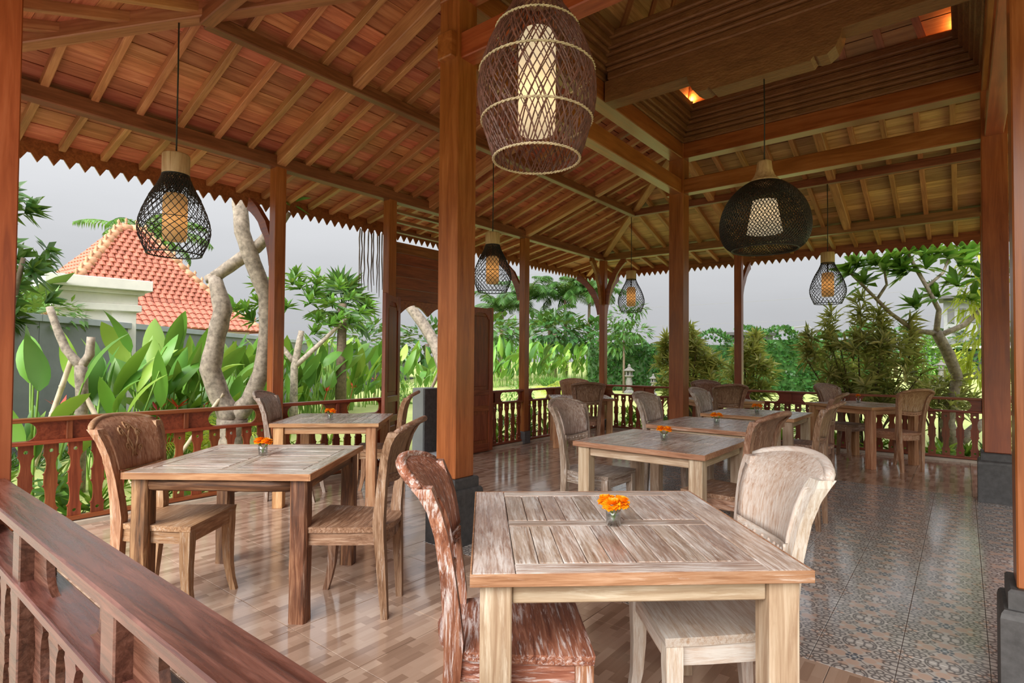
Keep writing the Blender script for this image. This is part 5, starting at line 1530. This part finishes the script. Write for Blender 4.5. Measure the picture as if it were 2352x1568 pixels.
lantern('lower grey stone lantern half hidden by the yellow-green bush', -4.95, 13.2, .95)
lantern('grey stone lantern on the lawn left of the big dark bush, left of two', -2.75, 26.9, 1.60)
lantern('grey stone lantern on the lawn left of the big dark bush, right of two', -3.05, 32.9, 1.70)
lantern('grey stone lantern far off beside the right plumeria, left of two', 4.5, 42.6, 1.75)
lantern('grey stone lantern far off beside the right plumeria, right of two', 5.3, 44.8, 1.75)
m = MB(); m.add([(-13.0, 18.5, GZ + .012), (-8.6, 17.4, GZ + .012), (-9.2, 24.5, GZ + .012), (-16.2, 22.0, GZ + .012)], [(0, 1, 2, 3)]); sobj('ground_gravel', m, M_SOIL)
t = thing('water_grass', 'tuft of tall grass beside the dark gravel beyond the lawn', 'grass', (-13.2, 17.8, GZ))
m = MB()
for k in range(60): rosette(m, (-13.2 + rg.uniform(-1.4, 1.4), 17.6 + rg.uniform(-1.2, 1.2), GZ), (0, 0, 1), 7, .7, .04, rg, 1.6)
o = obj('blades', m, M_LEAF_M, t); o['kind'] = 'stuff'
for k, (x, y) in enumerate(((-9.0, 2.4), (-4.4, 1.0), (-6.3, 5.2))):
    t = thing('low_shrub', ['low violet-flowered shrub behind the folded door leaf', 'small dark shrub outside the doorway', 'low grey-green shrub on the lawn behind the slim post'][k], 'shrub', (x, y, GZ))
    m = MB(); crown(m, (x, y, .22), (.55, .55, .45), 320, .2, .05, rg); o = obj('foliage', m, M_LEAF_M if k != 1 else M_LEAF_D, t); o['kind'] = 'stuff'

# border plants at the foot of the railings, outside
def nth(i): return ORD[i] if i < len(ORD) else ['twenty-fifth', 'twenty-sixth', 'twenty-seventh', 'twenty-eighth', 'twenty-ninth', 'thirtieth', 'thirty-first', 'thirty-second', 'thirty-third', 'thirty-fourth'][i - len(ORD)]
def border(label, x, y, kind, group):
    t = thing('border_plant', label, 'plant', (x, y, GZ), 0, group)
    m = MB(); n = 20
    if kind == 0: rosette(m, (x, y, GZ + .12), (0, 0, 1), n, .36, .075, rg, .9)
    else:
        for q in range(5): rosette(m, (x + rg.uniform(-.16, .16), y + rg.uniform(-.16, .16), GZ + .10 + .09 * q), (rg.uniform(-.5, .5), rg.uniform(-.5, .5), 1), 8, .24, .085, rg, .5)
    o = obj('foliage', m, (M_LEAF_B, M_LEAF_M, M_LEAF_B)[rg.randrange(3)], t); o['kind'] = 'stuff'
y = YN
while y < 0:
    if not (-5.7 < y < -4.0): border('low bright-leaved border plant outside the left railing, %s from the near corner' % nth(int(round((y - YN) / .30))), -.42 + rg.uniform(-.14, .12), y, rg.randrange(2), 'border plants outside the left railing')
    y += .30
x = .2
while x < XE:
    border('low bright-leaved border plant outside the far railing, %s from the corner post' % nth(int(round((x - .2) / .28))), x, .48 + rg.uniform(-.12, .16), rg.randrange(2), 'border plants outside the far railing')
    x += .28
# ground cover along the left bed
m = MB()
for k in range(900):
    u = rg.uniform(-4, 20); v = rg.uniform(1.0, 1.75)
    c = w0 + wd * u + nn * v; rosette(m, (c.x, c.y, GZ), (0, 0, 1), 6, .26, .03, rg, 1.2)
o = obj('ground_cover', m, M_LEAF_D); o['kind'] = 'stuff'; o['label'] = 'dark grassy ground cover edging the left bed'; o['category'] = 'ground cover'

# white stone tower and the red-tiled house behind the wall
def towerbox(m, hw_, z0, z1, ch=.01):
    m.box((0, 0, (z0 + z1) / 2), (hw_, hw_, (z1 - z0) / 2), ch)
t = thing('stone_tower', 'white limestone gate tower with a stepped cornice behind the wall', 'tower', (-8.75, -6.45, GZ), R(-5))
for sx, sy in ((-1, -1), (1, -1), (1, 1), (-1, 1)):
    m = MB(); m.box((sx * .44, sy * .44, 1.25), (.22, .22, 1.25), .01); obj('corner_pier', m, M_LIME, t, local=True)
m = MB(); m.box((.1, .5, 1.25), (.5, .14, 1.25), .01); obj('infill_wall', m, M_LIME, t, local=True)
m = MB(); m.box((.5, 0.1, 1.25), (.14, .5, 1.25), .01); obj('infill_wall', m, M_LIME, t, local=True)
for nm, hw_, z0, z1 in (('lower_moulding', .74, 2.48, 2.62), ('frieze', .68, 2.62, 2.84), ('upper_moulding', .78, 2.84, 2.92), ('cornice', .90, 2.92, 3.14)):
    m = MB(); towerbox(m, hw_, z0, z1); obj(nm, m, M_LIME, t, local=True)
hx_, hy_ = -17.3, -3.05
t = thing('tiled_house', 'house with a steep red pantile roof behind the white tower', 'house', (hx_, hy_, GZ))
r_ = Vector((-.10, .995, 0)); f_ = Vector((-.995, -.10, 0))
def hp(u, v, z): return Vector((hx_, hy_, 0)) + r_ * u + f_ * v + Vector((0, 0, z))
m = MB(); P_ = [hp(*q, z) for z in (GZ, 2.45) for q in ((-3.2, -2.0), (3.2, -2.0), (3.2, 2.6), (-3.2, 2.6))]
m.add(P_, [(0, 1, 5, 4), (1, 2, 6, 5), (2, 3, 7, 6), (3, 0, 4, 7), (4, 5, 6, 7)]); obj('house_wall', m, M_LIME, t)
def tiles(quad, cols, rows, mat, lim):
    """courses of half-round pantiles on a roof slope a-b (eave) c-d (top); the lowest rows singly, the rest as one part"""
    a, b_, c, d = [Vector(q) for q in quad]
    n_ = (b_ - a).cross(d - a).normalized()
    cnt = 0; rest = MB()
    eave = (b_ - a).length; wt = eave / cols
    for j in range(rows):
        v0, v1 = j / rows, (j + 1.22) / rows
        l0 = a.lerp(d, v0); r0 = b_.lerp(c, v0); dirv = (r0 - l0); wlen = dirv.length; nk = max(1, int(wlen / wt)); dirv.normalize()
        upv = ((d + c) / 2 - (a + b_) / 2); st = upv * (v1 - v0); ofs = (wlen - nk * wt) / 2
        for k in range(nk):
            base = l0 + dirv * (ofs + (k + .5) * wt); rings = []
            vs = []
            for e, lift in ((0, .05), (1, .015)):
                for q in range(5):
                    an = math.pi * q / 4; vs.append(base + st * e + dirv * (-math.cos(an) * wt * .5) + n_ * (math.sin(an) * wt * .34 + lift))
            fs = [(q, q + 1, q + 6, q + 5) for q in range(4)] + [(4, 3, 2, 1, 0)]
            if cnt < lim:
                mm = MB(); mm.add(vs, fs); obj('roof_tile', mm, mat, t); cnt += 1
            else: rest.add(vs, fs)
    if rest.v: o = obj('roof_tiles', rest, mat, t); o['kind'] = 'stuff'
    m_ = MB(); m_.add([a, b_, c, d], [(0, 1, 2, 3)]); obj('roof_deck', m_, mat, t)
E1, E2 = hp(-3.6, -2.5, 2.35), hp(3.6, -2.5, 2.35); E3, E4 = hp(3.6, 3.0, 2.35), hp(-3.6, 3.0, 2.35)
K1, K2, K3, K4 = hp(-2.55, -1.45, 3.25), hp(2.55, -1.45, 3.25), hp(2.55, 1.95, 3.25), hp(-2.55, 1.95, 3.25)
T1_, T2_ = hp(-.35, .25, 6.0), hp(.35, .25, 6.0)
tiles((K1, K2, T2_, T1_), 22, 17, M_TILE, 240)
tiles((E1, E2, K2, K1), 30, 5, M_TILE, 0)
tiles((K2, K3, T2_, T2_ + Vector((0, .02, 0))), 14, 17, M_TILE, 0); tiles((K4, K1, T1_, T1_ + Vector((0, .02, 0))), 14, 17, M_TILE, 0)
tiles((E2, E3, K3, K2), 20, 5, M_TILE, 0); tiles((E4, E1, K1, K4), 20, 5, M_TILE, 0)
def ridge(a, b_, n):
    for k in range(n):
        p0, p1 = a.lerp(b_, k / n), a.lerp(b_, (k + 1.15) / n); m = MB(); m.tube([p0, p1], [.17, .14], 8); obj('ridge_tile', m, M_TILE2, t)
        m = MB(); pm = a.lerp(b_, (k + .5) / n); m.lathe([(.035, 0), (.05, .06), (.03, .10), (.06, .17), (.0, .26)], 5, pm + Vector((0, 0, .13))); obj('ridge_finial', m, M_TILE2, t)
ridge(K1, T1_, 12); ridge(K2, T2_, 12); ridge(E1, K1, 5); ridge(E2, K2, 5); ridge(T1_, T2_, 2)

# modern house far off at the right
t = thing('modern_house', 'grey and black flat-roofed house far off at the right', 'house', (6.2, 62, GZ))
for nm, c, hh, mt in (('ground_floor', (6.6, 62, 1.3), (2.6, 2, 1.4), M_STONE2), ('canopy', (6.2, 60.2, 2.9), (3.2, 1.2, .12), M_LIME), ('upper_floor', (5.6, 62, 5.4), (1.3, 2, 2.2), M_CEM), ('upper_band', (6.9, 61.9, 5.2), (1.3, 1.5, 2.0), M_STONE), ('flat_roof', (5.9, 61.0, 7.75), (2.0, 2.6, .14), M_STONE)):
    m = MB(); m.box(c, hh, .02); obj(nm, m, mt, t)
for k in range(3):
    m = MB(); m.box((4.9 + k * .9, 59.95, 6.0), (.25, .05, .7), .02); obj('window', m, M_STONE2, t)
t = thing('garage_roof', 'dark flat garage roof behind the hedge between the bushes', 'building', (-4.4, 25.5, GZ))
m = MB(); m.box((-4.4, 25.5, 3.05), (1.3, 1.2, .10), .02); obj('flat_roof', m, M_STONE, t)
m = MB(); m.box((-4.4, 25.7, 1.45), (1.1, 1.0, 1.5), .02); obj('garage_wall', m, M_STONE2, t)
# curved street lamps and overhead wires
for k, (x, y, sgn, h) in enumerate(((-3.6, 40, -1, 4.4), (-1.2, 42, 1, 4.0))):
    t = thing('street_lamp', ['curved grey lamp arm above the far hedge, reaching left', 'curved grey lamp arm above the far hedge, reaching right'][k], 'street lamp', (x, y, GZ))
    m = MB(); pts = [(0, 0, 0), (0, 0, h - .5)] + [(sgn * .5 * (1 - math.cos(R(a))), 0, h - .5 + .5 * math.sin(R(a))) for a in range(15, 91, 15)] + [(sgn * 1.6, 0, h - .12), (sgn * 3.0, 0, h - .5)]
    m.tube(pts, .06, 6); obj('lamp_post', m, M_IRON, t, local=True)
t = thing('utility_pole', 'thin pole with overhead wires on the skyline', 'pole', (-2.6, 43, GZ))
m = MB(); m.tube([(0, 0, 0), (0, 0, 5.6)], .07, 6); obj('mast', m, M_IRON, t, local=True)
for k, (z0, z1) in enumerate(((16.5, 21), (14.8, 19.5), (10.5, 13), (8.2, 9.6))):
    t = thing('overhead_wire', 'thin overhead power line across the grey sky, %s from the top' % ORD[k], 'wire', (-40, 80, z0))
    m = MB(); m.tube([(-150 + 250 * q / 16, 60 + 20 * q / 16, z0 + (z1 - z0) * q / 16 - 2.2 * math.sin(math.pi * q / 16)) for q in range(17)], .022, 4); obj('cable', m, M_IRON, t)
